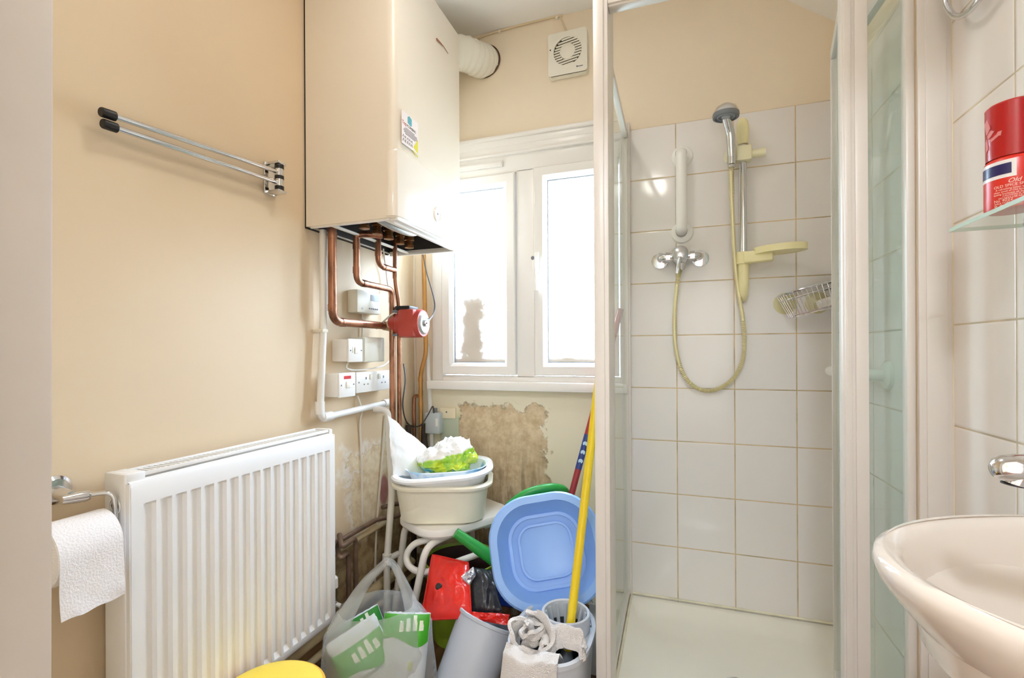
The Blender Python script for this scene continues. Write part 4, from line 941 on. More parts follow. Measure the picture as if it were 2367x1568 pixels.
b = BM(); tube(b, bend([(XR-.2, bcy, bz-.21), (XR-.2, bcy, bz-.36), (XR-.008, bcy, bz-.36)], .03), .016, 14); tube(b, [(XR-.2, bcy, bz-.33), (XR-.2, bcy, bz-.28)], .024, 16); obj('waste_trap', b, M_PVCW if 'M_PVCW' in globals() else M_WHITE, ws)
tp = aY(2330, 1085, bcy); tpz = tp.z
b = BM(); tube(b, [(XR-.045, bcy, bz-.004), (XR-.045, bcy, bz+.07), (XR-.045, bcy, bz+.095)], [.024, .021, .019], 20)
tube(b, [(XR-.05, bcy, bz+.075), (XR-.12, bcy, tpz+.004), (tp.x+.006, bcy, tpz+.001), (tp.x-.002, bcy, tpz), (tp.x-.007, bcy, tpz-.001), (tp.x-.0105, bcy, tpz-.002), (tp.x-.0115, bcy, tpz-.002)], [.0145, .0125, .0125, .0118, .0098, .006, .001], 20)
tube(b, [(tp.x+.006, bcy, tpz-.006), (tp.x+.004, bcy, tpz-.0125)], [.0105, .0095], 16)
tap = obj('tap', b, M_CHROME, ws)
b = BM(); tube(b, [(tp.x+.004, bcy, tpz-.0123), (tp.x+.0038, bcy, tpz-.0137)], .0085, 16); obj('aerator', b, M_BLACK, tap)
b = BM(); tube(b, [(XR-.045, bcy, bz+.095), (XR-.045, bcy, bz+.115)], [.02, .022], 20); tube(b, [(XR-.045, bcy, bz+.108), (XR-.10, bcy, bz+.125)], [.008, .006], 12); obj('tap_lever', b, M_CHROME, tap)

# ------------------------------------------------------------------ glass shelf, spray can, towel ring
sx0 = .428; sf = aX(2196, 533, sx0); SZ = sf.z
shf = thing('glass_shelf', 'clear glass shelf with green edge on the right wall tiles', 'shelf', (XR, .8, SZ))
b = BM(); box(b, sx0, XR-.006, .50, sf.y, SZ-.003, SZ+.003); obj('shelf_glass', b, M_SHELF, shf)
b = BM(); box(b, sx0-.001, sx0, .50, sf.y, SZ-.003, SZ+.003); box(b, sx0, XR-.006, sf.y, sf.y+.001, SZ-.003, SZ+.003); obj('polished_edge', b, M_GLEDGE, shf)
for yy in (.56, .93):
    b = BM(); box(b, XR-.03, XR-.006, yy-.008, yy+.008, SZ-.010, SZ-.003, .002); obj('bracket', b, M_CHROME, shf)
cxy = (.4615, .885); CR = .031
ph0 = math.atan2(-cxy[1], -cxy[0])
can = thing('spray_can', 'red spray can with dark red cap and navy label on the glass shelf', 'spray can', (cxy[0], cxy[1], SZ+.003))
z0 = SZ+.0035; CM = Matrix.Translation((cxy[0], cxy[1], z0))
b = BM(); lathe(b, [(0, .002), (CR-.004, 0), (CR-.001, .001), (CR, .004), (CR, .068), (CR-.001, .071), (CR-.004, .0745), (CR-.006, .076), (0, .076)], CM, 48); obj('body', b, mat('can_red', (206, 44, 30), .3), can)
b = BM(); lathe(b, [(CR-.0022, .0745), (CR-.0022, .078), (CR-.0015, .150), (CR-.004, .153), (0, .153), ], CM, 48); cpn = obj('cap', b, mat('cap_red', (168, 16, 18), .25), can)
b = BM(); R2 = CR-.0016
for (s_, z_, l_, h_, rot) in ((-62, .125, .010, .022, .3), (-50, .112, .012, .007, .6), (-40, .104, .012, .005, .4), (-28, .108, .006, .008, -.4), (-64, .098, .005, .02, .1)):
    a = ph0+math.radians(s_); p = V(cxy[0]+R2*math.cos(a), cxy[1]+R2*math.sin(a), z0+z_)
    M = basis(p, (-math.sin(a), math.cos(a), 0), (0, 0, 1), (math.cos(a), math.sin(a), 0)) @ Matrix.Rotation(rot, 4, 'Z')
    prism(b, [(-l_/2, -h_/2), (l_/2, -h_*.3), (l_*.3, h_/2), (-l_*.4, h_*.3)], -.0004, .0003, M)
obj('scuff_mark', b, mat('scuff_pink', (206, 120, 116), .6), cpn)
def arcpatch(bm, s0, s1, za, zb_, r, n=14):
    pts = []
    for k in range(n+1):
        a = ph0+math.radians(s0+(s1-s0)*k/n); pts.append((a,))
    t = bmesh.new(); lo = [t.verts.new((cxy[0]+r*math.cos(a), cxy[1]+r*math.sin(a), z0+za)) for (a,) in pts]; hi = [t.verts.new((cxy[0]+r*math.cos(a), cxy[1]+r*math.sin(a), z0+zb_)) for (a,) in pts]
    for i in range(n): t.faces.new((lo[i], lo[i+1], hi[i+1], hi[i]))
    merge(bm, t)
M_LW, M_NAVY = mat('label_white', (226, 222, 220), .3), mat('label_navy', (34, 30, 84), .3)
for s0_, s1_ in ((-100, 6), (22, 130)):
    b = BM(); arcpatch(b, s0_, s1_, .043, .068, CR+.0002); lb = obj('label_panel', b, M_LW, can)
    b = BM(); arcpatch(b, s0_+7, s1_-9, .048, .063, CR+.0004); obj('navy_panel', b, M_NAVY, lb)
def cw(s0, zz):
    def f(co):
        a = ph0+math.radians(s0)+co.x/CR; r = CR+.0003+co.z
        return Vector((cxy[0]+r*math.cos(a), cxy[1]+r*math.sin(a), z0+zz+co.y))
    return f
b = BM()
I4 = Matrix.Identity(4)
text(b, 'Old Spice', .0085, I4, .0001, shear=.35, wrap=cw(-11, .0345))
for t_, s_, zz, sz_ in (('OLD SPICE SPLASH', -38, .0295, .0052), ('A refreshing lotion with the', -34, .0258, .0034), ('clean smell of Old Spice for a', -38, .0225, .0034), ('lasting freshness all day long', -38, .0192, .0034), ('CAUTION: FLAMMABLE', -20, .0162, .0032), ('DO NOT USE NEAR FIRE', -28, .0132, .0032), ('No 4022', -38, .0095, .0056), ('SHULTON  NEW YORK', -37, .0062, .0036), ('EP   Made in England', -37, .0030, .0034)):
    text(b, t_, sz_, I4, .00008, wrap=cw(s_, zz))
obj('lettering', b, mat('label_print', (238, 206, 190), .4), can)
tg = thing('towel_ring', 'chrome towel ring on the right wall tiles above the glass shelf', 'towel ring', (XR-.006, 1.075, H+.70))
rcn = aX(2243, 0, XR-.035); rcn.z = aX(2240, 21, XR-.035).z+.083; pts = [rcn+V(-.004*math.sin(2*PI*k/48), .083*math.cos(2*PI*k/48), .083*math.sin(2*PI*k/48)) for k in range(48)]
b = BM(); tube(b, pts, .0055, 12, closed=True); obj('ring', b, M_CHROME, tg)
b = BM(); lathe(b, [(0, .01), (.018, .01), (.026, .004), (.027, 0)], place((XR-.006, rcn.y, rcn.z+.083), (-1, 0, 0)), 24); tube(b, [(XR-.01, rcn.y, rcn.z+.083), (XR-.045, rcn.y, rcn.z+.083)], .009, 14); obj('wall_mount', b, M_CHROME, tg)
# ------------------------------------------------------------------ bath stool
M_STOOL = mat('stool_white', (236, 232, 226), .35)
st = thing('bath_stool', 'white plastic seated bath stool with bent white tube legs', 'stool', (-.80, 1.655, 0))
sc_ = V(-.80, 1.655, 0); su, sv = V(.5, .866, 0), V(-.866, .5, 0)
def sp_(u, v_, z): return sc_+su*u+sv*v_+V(0, 0, z)
SM = basis(sc_, su, sv, (0, 0, 1)); so = rr(.39, .29, .10, 10)
b = BM(); loft(b, [[(x*.97, y*.96, .378) for x, y in so], [(x, y, .386) for x, y in so], [(x, y, .402) for x, y in so], [(x*.985, y*.98, .408) for x, y in so], [(x*.8, y*.78, .409) for x, y in so]], M=SM); obj('seat', b, M_STOOL, st)
legs = [(-.165, -.10, -.205, -.135), (-.15, .115, -.19, .135), (.15, -.10, .19, -.125), (.15, .10, .17, .12)]
for i, (u, v_, u2, v2) in enumerate(legs):
    lp3 = [sp_(u*.45, v_, .366), sp_(u, v_, .364), sp_(u2, v2, .0)]
    if i == 0:
        k0, k1 = aZ(985, 1262, .362), aY(953, 1420, 1.42); dk_ = (k1-k0)/(k0.z-k1.z)
        lp3 = [sp_(-.06, -.08, .364), k0, k0+dk_*(k0.z-.001)]
    b = BM(); tube(b, bend(lp3, .05), .0125, 14); obj('leg', b, M_STOOL, st)
lp = [aY(1000, 1247, 1.50), aY(962, 1256, 1.48), aY(942, 1278, 1.47), aY(942, 1302, 1.46), aY(962, 1320, 1.45), aY(1000, 1320, 1.45), aY(1060, 1298, 1.50), aY(1125, 1275, 1.58)]
b = BM(); tube(b, spline(lp, 6), .0115, 12); obj('stretcher', b, M_STOOL, st)
for i, (u, v_) in enumerate(((-.10, .03), (.10, -.06))):
    b = BM(); p = sp_(u, v_, .37); tube(b, [p, p+V(0, 0, .012)], .008, 10); obj('foot_bolt', b, M_STOOL, st)

# ------------------------------------------------------------------ bowls stacked on the stool
bcx, bcy2, yaw_b = -.825, 1.615, math.radians(20)
M_CB = mat('cream_bowl', (240, 234, 214), .3); M_WB = mat('white_bowl', (244, 246, 248), .25)
b = BM(); bowl(b, .335, .27, .138, .085, .90, .014, .004, Matrix.Translation((bcx, bcy2, .4095)) @ Matrix.Rotation(yaw_b, 4, 'Z')); cb = tag(obj('washing_up_bowl', b, M_CB, ang=40), 'cream washing up bowl standing on the white stool seat', 'bowl')
b = BM(); bowl(b, .33, .265, .11, .10, .80, .020, .004, Matrix.Translation((bcx+.005, bcy2, .476)) @ Matrix.Rotation(yaw_b+.05, 4, 'Z') @ Matrix.Rotation(-.07, 4, 'Y') @ Matrix.Rotation(.03, 4, 'X'))
wb = tag(obj('washing_up_bowl', b, M_WB, ang=40), 'white washing up bowl nested on top of the cream bowl', 'bowl')
b = BM(); MBb = Matrix.Translation((bcx+.01, bcy2+.01, .53)) @ Matrix.Rotation(yaw_b+.05, 4, 'Z') @ Matrix.Rotation(-.04, 4, 'Y')
O1 = rr(.30, .24, .11, 10); loft(b, [[(x*.8, y*.8, 0) for x, y in O1], [(x*.9, y*.9, .03) for x, y in O1], [(x*.97, y*.97, .062) for x, y in O1], [(x*1.03, y*1.03, .066) for x, y in O1], [(x*1.03, y*1.03, .062) for x, y in O1]], True, False, M=MBb)
m, k, pb = new_mat('pale_blue_white_tub'); pb.inputs['Roughness'].default_value = .3
g = k.n('ShaderNodeNewGeometry'); nn = k.noise(g.outputs['Position'], 9, 2); k.L.new(k.mix(k.ramp(nn, .52, .62), L4((240, 246, 250)), L4((120, 184, 222))), pb.inputs['Base Color'])
tag(obj('plastic_tub', b, m, ang=40), 'pale blue and white plastic tub inside the white bowl', 'tub')
# crumpled packaging in the bowl
m, k, pb = new_mat('lime_white_film'); pb.inputs['Roughness'].default_value = .18; pb.inputs['Coat Weight'].default_value = .4
g = k.n('ShaderNodeNewGeometry'); s = k.n('ShaderNodeSeparateXYZ'); k.L.new(g.outputs['Position'], s.inputs[0]); P = g.outputs['Position']
n1 = k.noise(P, 14, 3)
zz = k.m('ADD', s.outputs[2], k.m('MULTIPLY_ADD', n1, .05, k.m('MULTIPLY', s.outputs[0], -.28)))
lime = k.mix(k.ramp(k.noise(P, 25, 2), .4, .6), L4((206, 224, 60)), L4((150, 200, 60)))
blue = k.mix(k.ramp(n1, .5, .56), lime, L4((90, 190, 215)))
lower = k.mix(k.ramp(s.outputs[2], .605, .585), lime, blue)
k.L.new(k.mix(k.ramp(zz, .884, .891), lower, L4((246, 246, 244))), pb.inputs['Base Color'])
t = bmesh.new(); bmesh.ops.create_icosphere(t, subdivisions=5, radius=1)
for v in t.verts:
    p = v.co.copy(); nz = fbm(p+V(3, 1, 2), 1.3, 4)*.22+abs(fbm(p+V(9, 2, 5), 2.6, 3))*.16; q = p*(1+nz-.05)
    v.co = V(bcx+.015+q.x*.105+.02*max(0, q.z), bcy2+.0+q.y*.085, .612+q.z*.082*(1.0 if q.z > 0 else .5)+.012*fbm(p, 5, 2))
b = BM(); merge(b, t); pk = tag(obj('packaging_bag', b, m, ang=55), 'crumpled lime and white plastic packaging heaped in the bowls', 'bag')
b = BM()
m2 = mat('white_film', (248, 248, 248), .3, bump=.3, bscale=18)
TP, TRt, BRt, BL = aY(896, 958, 1.50), aY(988, 1040, 1.66), aY(985, 1100, 1.60), aY(908, 1100, 1.49)
def sheet(u, v_):
    top_ = TP.lerp(TRt, u); bot_ = BL.lerp(BRt, u); p = top_.lerp(bot_, v_)
    return p+V(0, -.008*math.sin(PI*v_)*math.sin(PI*u), 0)+V(.002, .010, .002)*fbm((u*3, v_*3, 7), 1.5, 3)
grid(b, 22, 22, sheet, .0012); tag(obj('plastic_sheet', b, m2, ang=60), 'white plastic sheet standing up behind the left of the bowls', 'sheet')

# ------------------------------------------------------------------ watering can
M_GRN = mat('green_plastic', (40, 150, 62), .35)
wc = thing('watering_can', 'green plastic watering can behind the blue basin', 'watering can', (-.43, 1.70, 0))
b = BM(); lathe(b, [(0, 0), (.10, 0), (.105, .01), (.112, .30), (.108, .36), (.085, .385), (.06, .39), (.06, .375), (0, .37)], Matrix.Translation((-.43, 1.70, 0)), 36); obj('body', b, M_GRN, wc)
tipc = aY(1053, 1232, 1.45); b = BM(); root = V(-.50, 1.63, .20)
mid = aY(1137, 1290, 1.50)
dS = (tipc-mid).normalized()
tube(b, [root, mid-dS*.06, mid, tipc+(mid-tipc)*.35, tipc, tipc+(mid-tipc)*.02, mid], [.026, .024, .023, .0185, .0165, .0140, .013], 20); obj('spout', b, M_GRN, wc)
hp_ = [aY(1178, 1182, 1.60), aY(1190, 1160, 1.60), aY(1225, 1138, 1.62), aY(1270, 1128, 1.65), aY(1300, 1132, 1.69), aY(1312, 1150, 1.73), V(-.37, 1.77, .40)]
b = BM(); tube(b, spline([V(-.48, 1.62, .36)]+hp_, 6), .0155, 14); obj('handle', b, M_GRN, wc)

# ------------------------------------------------------------------ lime trug under the stool
b = BM(); TC = Matrix.Translation((-.735, 1.575, 0))
lathe(b, [(0, .001), (.105, .001), (.132, .262), (.137, .268), (.137, .276), (.131, .277), (.127, .268)], TC, 40)
tg_ = tag(obj('trug', b, mat('lime_plastic', (150, 178, 50), .4), ang=40), 'lime rimmed flexible bucket under the white stool', 'bucket')
b = BM(); lathe(b, [(.127, .268), (.1, .02), (0, .015)], TC, 40); obj('lining', b, mat('dark_lining', (70, 46, 40), .7, var=.3, vscale=18), tg_)

# ------------------------------------------------------------------ blue basin leaning towards the camera
m = mat('light_blue_plastic', (132, 172, 232), .38)
n_ = V(.24, -.88, .40).normalized(); yv = (V(0, 0, 1)-n_*n_.z).normalized(); xv = yv.cross(n_)
rot = math.radians(10); xa = xv*math.cos(rot)+yv*math.sin(rot); ya = yv*math.cos(rot)-xv*math.sin(rot)
ctr = aY(1264, 1272, 1.40)
BM_ = basis(ctr-n_*.075, xa, ya, n_); b = BM()
bowl(b, .298, .286, .075, .108, .85, .022, .004, BM_, lipdrop=.016, n=12)
bb_ = tag(obj('washing_up_bowl', b, m, ang=40), 'light blue washing up bowl tilted up with its inside showing', 'bowl')
b = BM(); o1, o2 = rr(.232, .222, .075, 12), rr(.212, .202, .066, 12); o3, o4 = rr(.172, .164, .05, 12), rr(.158, .150, .043, 12)
plate(b, o1, o2, .003, .011, BM_); obj('base_ring', b, m, bb_); b = BM(); plate(b, o3, o4, .003, .011, BM_); obj('base_ring', b, m, bb_)

# ------------------------------------------------------------------ brooms and mop
M_REDM = mat('red_metal', (158, 44, 50), .35)
pA, pB = aY(1322, 1140, 1.70), aY(1374, 944, 1.78); dB = (pB-pA)/(pB.z-pA.z)
bf = pA-dB*(pA.z-.05); bt = pA+dB*(1.18-pA.z)
br = thing('broom', 'red handled broom with blue label leaning behind the blue bowl', 'broom', (bf.x, bf.y, 0))
b = BM(); tube(b, [bf, bt], .0115, 16); obj('handle', b, M_REDM, br)
b = BM(); l0, l1 = aY(1336, 1085, 1.722), aY(1358, 1005, 1.755); l0, l1 = pA+dB*(l0.z-pA.z), pA+dB*(l1.z-pA.z); tube(b, [l0, l1], .0119, 16); lbb = obj('label_sleeve', b, mat('blue_sleeve', (44, 62, 128), .35), br)
dn = (l1-l0).normalized()
for t_ in (.25, .5, .75):
    p = l0.lerp(l1, t_); b = BM(); M = place(p+V(-p.x, -p.y, 0).normalized()*.0118, V(-p.x, -p.y, .1)); lathe(b, [(0, .0008), (.008, .0006), (.0085, 0)], M, 18); obj('white_dot', b, mat('pale_print', (190, 220, 240), .4), lbb)
b = BM(); box(b, bf.x-.10, bf.x+.10, bf.y-.02, bf.y+.02, .05, .075, .006); obj('head', b, mat('wood_head', (186, 150, 104), .6), br)
b = BM(); box(b, bf.x-.095, bf.x+.095, bf.y-.018, bf.y+.018, 0, .05, .002); obj('bristles', b, M_BLACK, br)
# mop bucket
bu = V(-.312, 1.235, 0); rxb, ryb = .108, .150; M_BKT = mat('grey_bucket_plastic', (196, 200, 206), .4)
def ov(sx, sy, z, n=44, e=2.6):
    out = []
    for k in range(n):
        a = 2*PI*k/n; c, s = math.cos(a), math.sin(a)
        out.append((bu.x+sx*math.copysign(abs(c)**(2/e), c), bu.y+sy*math.copysign(abs(s)**(2/e), s), z))
    return out
mb = thing('mop_bucket', 'grey mop bucket with wringer cone beside the shower frame', 'bucket', (bu.x, bu.y, 0))
b = BM(); loft(b, [ov(.082, .12, 0), ov(.086, .125, .004), ov(rxb-.006, ryb-.006, .262), ov(rxb, ryb, .266), ov(rxb, ryb, .278), ov(rxb-.006, ryb-.006, .282), ov(rxb-.011, ryb-.011, .278), ov(rxb-.012, ryb-.012, .262), ov(.078, .115, .01)]); obj('tub', b, M_BKT, mb, ang=40)
wr = aZ(1301, 1420, .325); wr.x = min(wr.x, -.282); wr.y = max(wr.y, 1.27); WR = Matrix.Translation((wr.x, wr.y, .0))
b = BM(); lathe(b, [(.060, .262), (.065, .264), (.065, .314), (.062, .317), (.058, .314), (.055, .27)], WR, 40); obj('wringer_collar', b, M_BKT, mb)
b = BM(); lathe(b, [(.0575, .300), (.056, .27), (.032, .19), (0, .185)], WR, 40); obj('wringer_shade_liner', b, mat('slot_shade', (44, 46, 50), .7), mb)  # dark liner stands in for shade seen between the wringer ribs
for k in range(14):
    a = 2*PI*k/14; b = BM(); tube(b, [(wr.x+.057*math.cos(a), wr.y+.057*math.sin(a), .306), (wr.x+.028*math.cos(a), wr.y+.028*math.sin(a), .20)], .0055, 6); obj('wringer_rib', b, M_GREY, mb)
b = BM(); pl_ = [(x-bu.x, y-bu.y) for x, y, z in ov(rxb-.012, ryb-.012, 0)]; pl_ = [(x, max(y, -.045)) for x, y in pl_]
hol = [(wr.x-bu.x+.061*math.cos(2*PI*k/44), wr.y-bu.y+.061*math.sin(2*PI*k/44)) for k in range(44)]
plate(b, pl_, hol, .262, .270, Matrix.Translation((bu.x, bu.y, 0))); obj('wringer_plate', b, M_BKT, mb)
for (px, py) in ((1367, 1437), (1364, 1448), (1358, 1457), (1222, 1440), (1224, 1425)):
    p = aZ(px, py, .2705); b = BM(); tube(b, [p, p+V(0, 0, .0006)], .0042, 12); obj('drain_hole', b, M_BLACK, mb)
# mop
mA, mB = aY(1318, 1452, 1.235), aY(1374, 962, 1.345); dm = (mB-mA)/(mB.z-mA.z); m0 = mA+dm*(.20-mA.z); m1 = mA+dm*(1.05-mA.z)
mp_ = thing('mop', 'yellow handled mop standing in the grey mop bucket', 'mop', m0)
b = BM(); tube(b, [mA+dm*(.235-mA.z), m1], .0115, 18); obj('handle', b, mat('yellow_metal', (226, 196, 30), .35), mp_)
b = BM(); tube(b, [m0, mA+dm*(.24-mA.z)], [.022, .014], 16); obj('socket', b, M_GREYD, mp_)
# white rag hanging over the bucket front
rag = mat('terry_cloth', (246, 240, 236), .95, bump=.8, bscale=420, sheen=.3)
b = BM(); rc_ = aY(1268, 1520, 1.10)
def drape(u, v_):
    x = bu.x-.088+.135*u; a = v_*2.2-1.0
    fold = .010*math.sin(u*11)+.012*fbm((u*3, v_*3, 1), 1.2, 3)
    yr = bu.y-ryb*(1-.18*abs(u-.5)**2*4)
    if v_ < .35: t = v_/.35; return V(x, yr+.05-.045*t, .255+.045*t+fold*.6)
    if v_ < .5: t = (v_-.35)/.15; return V(x, yr+.005-.026*t-abs(fold)*.3, .300-.012*t+fold*.3)
    t = (v_-.5)/.5; return V(x-.01*t+.01*(u-.5)*t, yr-.022-.018*t-abs(fold)*1.2*t, .288-.17*t)
grid(b, 34, 34, drape, .005); rg = tag(obj('cleaning_rag', b, rag, ang=70), 'white towelling rag draped over the front of the grey bucket', 'rag')
def swirl(cx, cy, cz, r, turns, tilt, n=90):
    b = BM(); 
    M = Matrix.Translation((cx, cy, cz)) @ Matrix.Rotation(tilt[0], 4, 'X') @ Matrix.Rotation(tilt[1], 4, 'Y')
    def fn(u, v_):
        a = u*turns*2*PI; rr_ = r*(.16+.84*u)+.014*fbm((u*7, v_*1.5, cx*9), 1.5, 2); w2 = .032*(1-.25*u)
        return M @ V(rr_*math.cos(a), rr_*math.sin(a)*.86, (v_-.5)*w2*2.1+.012*math.sin(a*1.5)+.022*fbm((u*6, v_*1.5, 3), 1.4, 2)-.02*u)
    grid(b, n, 8, fn, .009); return b
b = swirl(bu.x-.036, bu.y-.088, .312, .066, 2.3, (.55, -.1)); obj('rolled_fold', b, rag, rg, ang=70)
b = BM()
def fold2(u, v_):
    a = u*PI*1.25-.3; return V(bu.x+.050+.050*math.cos(a)+.012*fbm((u*3, v_*3, 5), 1.5, 2), bu.y-.085+.030*math.sin(a)+.04*v_-.02, .283+.045*math.sin(v_*PI)*(.6+.4*math.sin(a))+.014*fbm((u*4, v_*4, 8), 1.4, 3))
grid(b, 26, 20, fold2, .006); obj('crumpled_fold', b, rag, rg, ang=70)

# ------------------------------------------------------------------ grey bin with pouches on top
tA = V(-.548, 1.365, .178); tB = V(-.600, 1.275, .0); ax_ = (tA-tB).normalized(); GBM = place(tB+V(0, 0, .022), ax_)
b = BM(); Lb = (tA-tB).length
lathe(b, [(0, 0), (.082, 0), (.086, .004), (.092, Lb-.012), (.096, Lb-.010), (.097, Lb-.002), (.093, Lb), (.089, Lb-.004), (.083, .008), (0, .008)], GBM, 44)
gbn = tag(obj('waste_bin', b, mat('pale_grey_bin', (190, 196, 206), .45, var=.02), ang=40), 'pale grey plastic bin tilted under the red pouch', 'bin')
def pouch(name, label, cat, c4, m, puff, th, seed, nx=22, group=None):
    tl, tr_, bl, brr = c4; nrm = (tr_-tl).cross(bl-tl).normalized()
    if nrm.y > 0: nrm = -nrm
    b = BM(); t = bmesh.new()
    def P_(u, v_, s): 
        p = tl.lerp(tr_, u).lerp(bl.lerp(brr, u), v_); e = max(0, math.sin(PI*u)*math.sin(PI*v_))**.5
        return p+nrm*(s*(th*.15+puff*e)+.010*e*fbm((u*3, v_*3, seed), 1.5, 3))
    for s in (1, -1):
        vs = [[t.verts.new(P_(i/nx, j/nx, s)) for j in range(nx+1)] for i in range(nx+1)]
        for i in range(nx):
            for j in range(nx): t.faces.new((vs[i][j], vs[i+1][j], vs[i+1][j+1], vs[i][j+1]))
    bmesh.ops.remove_doubles(t, verts=t.verts[:], dist=th*.31); merge(b, t)
    return tag(obj(name, b, m, ang=60), label, cat, group), P_
M_RED = mat('red_pvc', (214, 40, 30), .22, bump=.35, bscale=22)
c4 = (aY(1000, 1283, 1.44), aY(1082, 1302, 1.44), aY(973, 1434, 1.31), aY(1089, 1428, 1.31))
rp, PF = pouch('storage_pouch', 'shiny red plastic pouch with black eyelet on the grey bin', 'pouch', c4, M_RED, .022, .01, 2)
b = BM(); pts = [PF(0, t/10, 0) for t in range(11)]+[PF(t/10, 1, 0) for t in range(1, 11)]+[PF(1, 1-t/10, 0) for t in range(1, 11)]+[PF(1-t/10, 0, 0) for t in range(1, 10)]
tube(b, pts, .0032, 8, closed=True); obj('piping', b, mat('red_piping', (196, 30, 26), .3), rp)
e = PF(.34, .53, 1); nrm = (c4[1]-c4[0]).cross(c4[2]-c4[0]).normalized(); nrm = -nrm if nrm.y > 0 else nrm
b = BM(); lathe(b, [(0, .003), (.0085, .003), (.0105, .001), (.0105, -.006)], place(e, nrm), 20); obj('eyelet', b, M_BLACK, rp)
c4 = (aY(1091, 1312, 1.43), aY(1136, 1318, 1.46), aY(1089, 1416, 1.345), aY(1162, 1416, 1.365))
pouch('black_pouch', 'black plastic pouch wedged between the red pouch and blue bag', 'pouch', c4, mat('black_pvc', (40, 40, 44), .3, bump=.4, bscale=24), .020, .01, 5)
c4 = (aY(1090, 1414, 1.33), aY(1178, 1420, 1.365), aY(1090, 1432, 1.31), aY(1172, 1446, 1.33))
pouch('red_flap', 'flat red plastic strip under the black pouch on the bin', 'pouch', c4, M_RED, .004, .008, 9, 14)
c4 = (aY(1066, 1333, 1.385), aY(1094, 1310, 1.41), aY(1083, 1358, 1.38), aY(1100, 1330, 1.40))
pouch('foil_sachet', 'small silver foil sachet between the red and black pouches', 'sachet', c4, mat('foil', (206, 210, 220), .2, metal=.8), .004, .004, 4, 10)
c4 = (aY(1122, 1330, 1.475), aY(1176, 1322, 1.50), aY(1130, 1398, 1.445), aY(1200, 1408, 1.46))
pouch('blue_bag', 'shiny dark blue bag behind the light blue bowl', 'bag', c4, mat('blue_film', (24, 62, 160), .18, bump=.4, bscale=20), .024, .01, 7)

# ------------------------------------------------------------------ carrier bag with packs inside
bgx, bgy = -.785, 1.140; vd = V(bgx, bgy, 0).normalized(); sd_ = V(vd.y, -vd.x, 0)      # sd_: sideways seen from the doorway
M_FILM = film_mat('clear_bag_film', (218, 220, 218), .36, .22, .6)
M_PKW = mat('pack_film_white', (206, 214, 218), .3, bump=.25, bscale=20); M_PKG = mat('pack_green', (66, 164, 40), .35); M_PKD = mat('pack_dark_green', (30, 124, 36), .35)
def pack(label, c, w, h, d, lean, yaw, roll_, band, gm, words, seed):
    y_ = V(0, 0, 1); f = -vd; M = basis(c, sd_, (0, 0, 1), -vd) @ Matrix.Rotation(roll_, 4, 'Z') @ Matrix.Rotation(yaw, 4, 'Y') @ Matrix.Rotation(lean, 4, 'X')
    M = Matrix.Translation(c) @ (basis((0, 0, 0), sd_, (0, 0, 1), -vd) @ Matrix.Rotation(roll_, 4, 'Z') @ Matrix.Rotation(yaw, 4, 'Y') @ Matrix.Rotation(lean, 4, 'X'))
    def S(u, v_, s, off=0):
        e = (max(0, math.sin(PI*u))*max(0, math.sin(PI*v_)))**.45
        return M @ V((u-.5)*w, (v_-.5)*h, s*(.002+d*.5*e)+.006*e*fbm((u*3, v_*3, seed), 1.3, 2)+off)
    t = bmesh.new(); n2 = 18
    for s in (1, -1):
        vs = [[t.verts.new(S(i/n2, j/n2, s)) for j in range(n2+1)] for i in range(n2+1)]
        for i in range(n2):
            for j in range(n2): t.faces.new((vs[i][j], vs[i+1][j], vs[i+1][j+1], vs[i][j+1]))
    bmesh.ops.remove_doubles(t, verts=t.verts[:], dist=.0045); b = BM(); merge(b, t)
    o = tag(obj('toilet_roll_pack', b, M_PKW, ang=60), label, 'pack', 'packs in the carrier bag')
    b = BM(); grid(b, 18, 12, lambda u, v_: S(.01+.98*u, band[0]+(band[1]-band[0])*v_+(.05*math.sin(u*6) if v_ < .5 else 0), 1, .0012)); obj('green_band', b, gm, o)
    for t_, u0, v0, sz_, mm in words:
        b = BM(); text(b, t_, sz_, I4, .0002, wrap=lambda co: S(min(.98, u0+co.x/w), v0+co.y/h, 1, .0022+co.z)); obj('lettering', b, mm, o)
    for q in range(4):
        u0 = .36+.14*q; v0 = band[0]+(band[1]-band[0])*.42; hh_ = .024+.006*((q*7) % 3)
        b = BM(); grid(b, 4, 4, lambda u, v_: S(u0+.095*u*(1 if v_ < .7 else .8), v0+hh_/h*v_, 1, .002)); obj('bottle_print', b, mat('print_cream', (222, 232, 214), .4), o)
    return o
M_PRW, M_PRG = mat('print_white', (236, 240, 236), .4), mat('print_olive', (84, 110, 60), .5)
pack('dark green topped pack at the back of the clear carrier bag', V(-.822, 1.150, .178), .115, .20, .05, -.2, .2, .32, (.66, .99), M_PKD, (('ECO', .02, .84, .018, M_PRW), ('LESS PLASTIC', .06, .59, .013, M_PRG)), 3)
pack('pack with a green top edge on the right of the carrier bag', V(-.703, 1.128, .185), .125, .24, .06, -.15, -.15, -.10, (.72, .99), M_PKG, (('8', .60, .45, .03, mat('print_lime', (190, 206, 110), .4)),), 6)
pack('pack with a slanting green band at front of the carrier bag', V(-.785, 1.085, .180), .140, .21, .06, -.2, .1, .45, (.50, .84), M_PKG, (('LESS PLASTIC', .25, .42, .013, M_PRG),), 8)
bag = thing('carrier_bag', 'clear plastic carrier bag of green packs beside the radiator', 'bag', (bgx, bgy, 0))
def br_(sx, sy, z, sh=0, n=40, seed=1):
    out = []
    for k in range(n):
        a = 2*PI*k/n; f = 1+.07*fbm((math.cos(a)*2, math.sin(a)*2, z*9+seed), 1.3, 3)
        out.append(V(bgx, bgy, z)+sd_*(sx*math.cos(a)*f+sh)+vd*(sy*math.sin(a)*f))
    return out
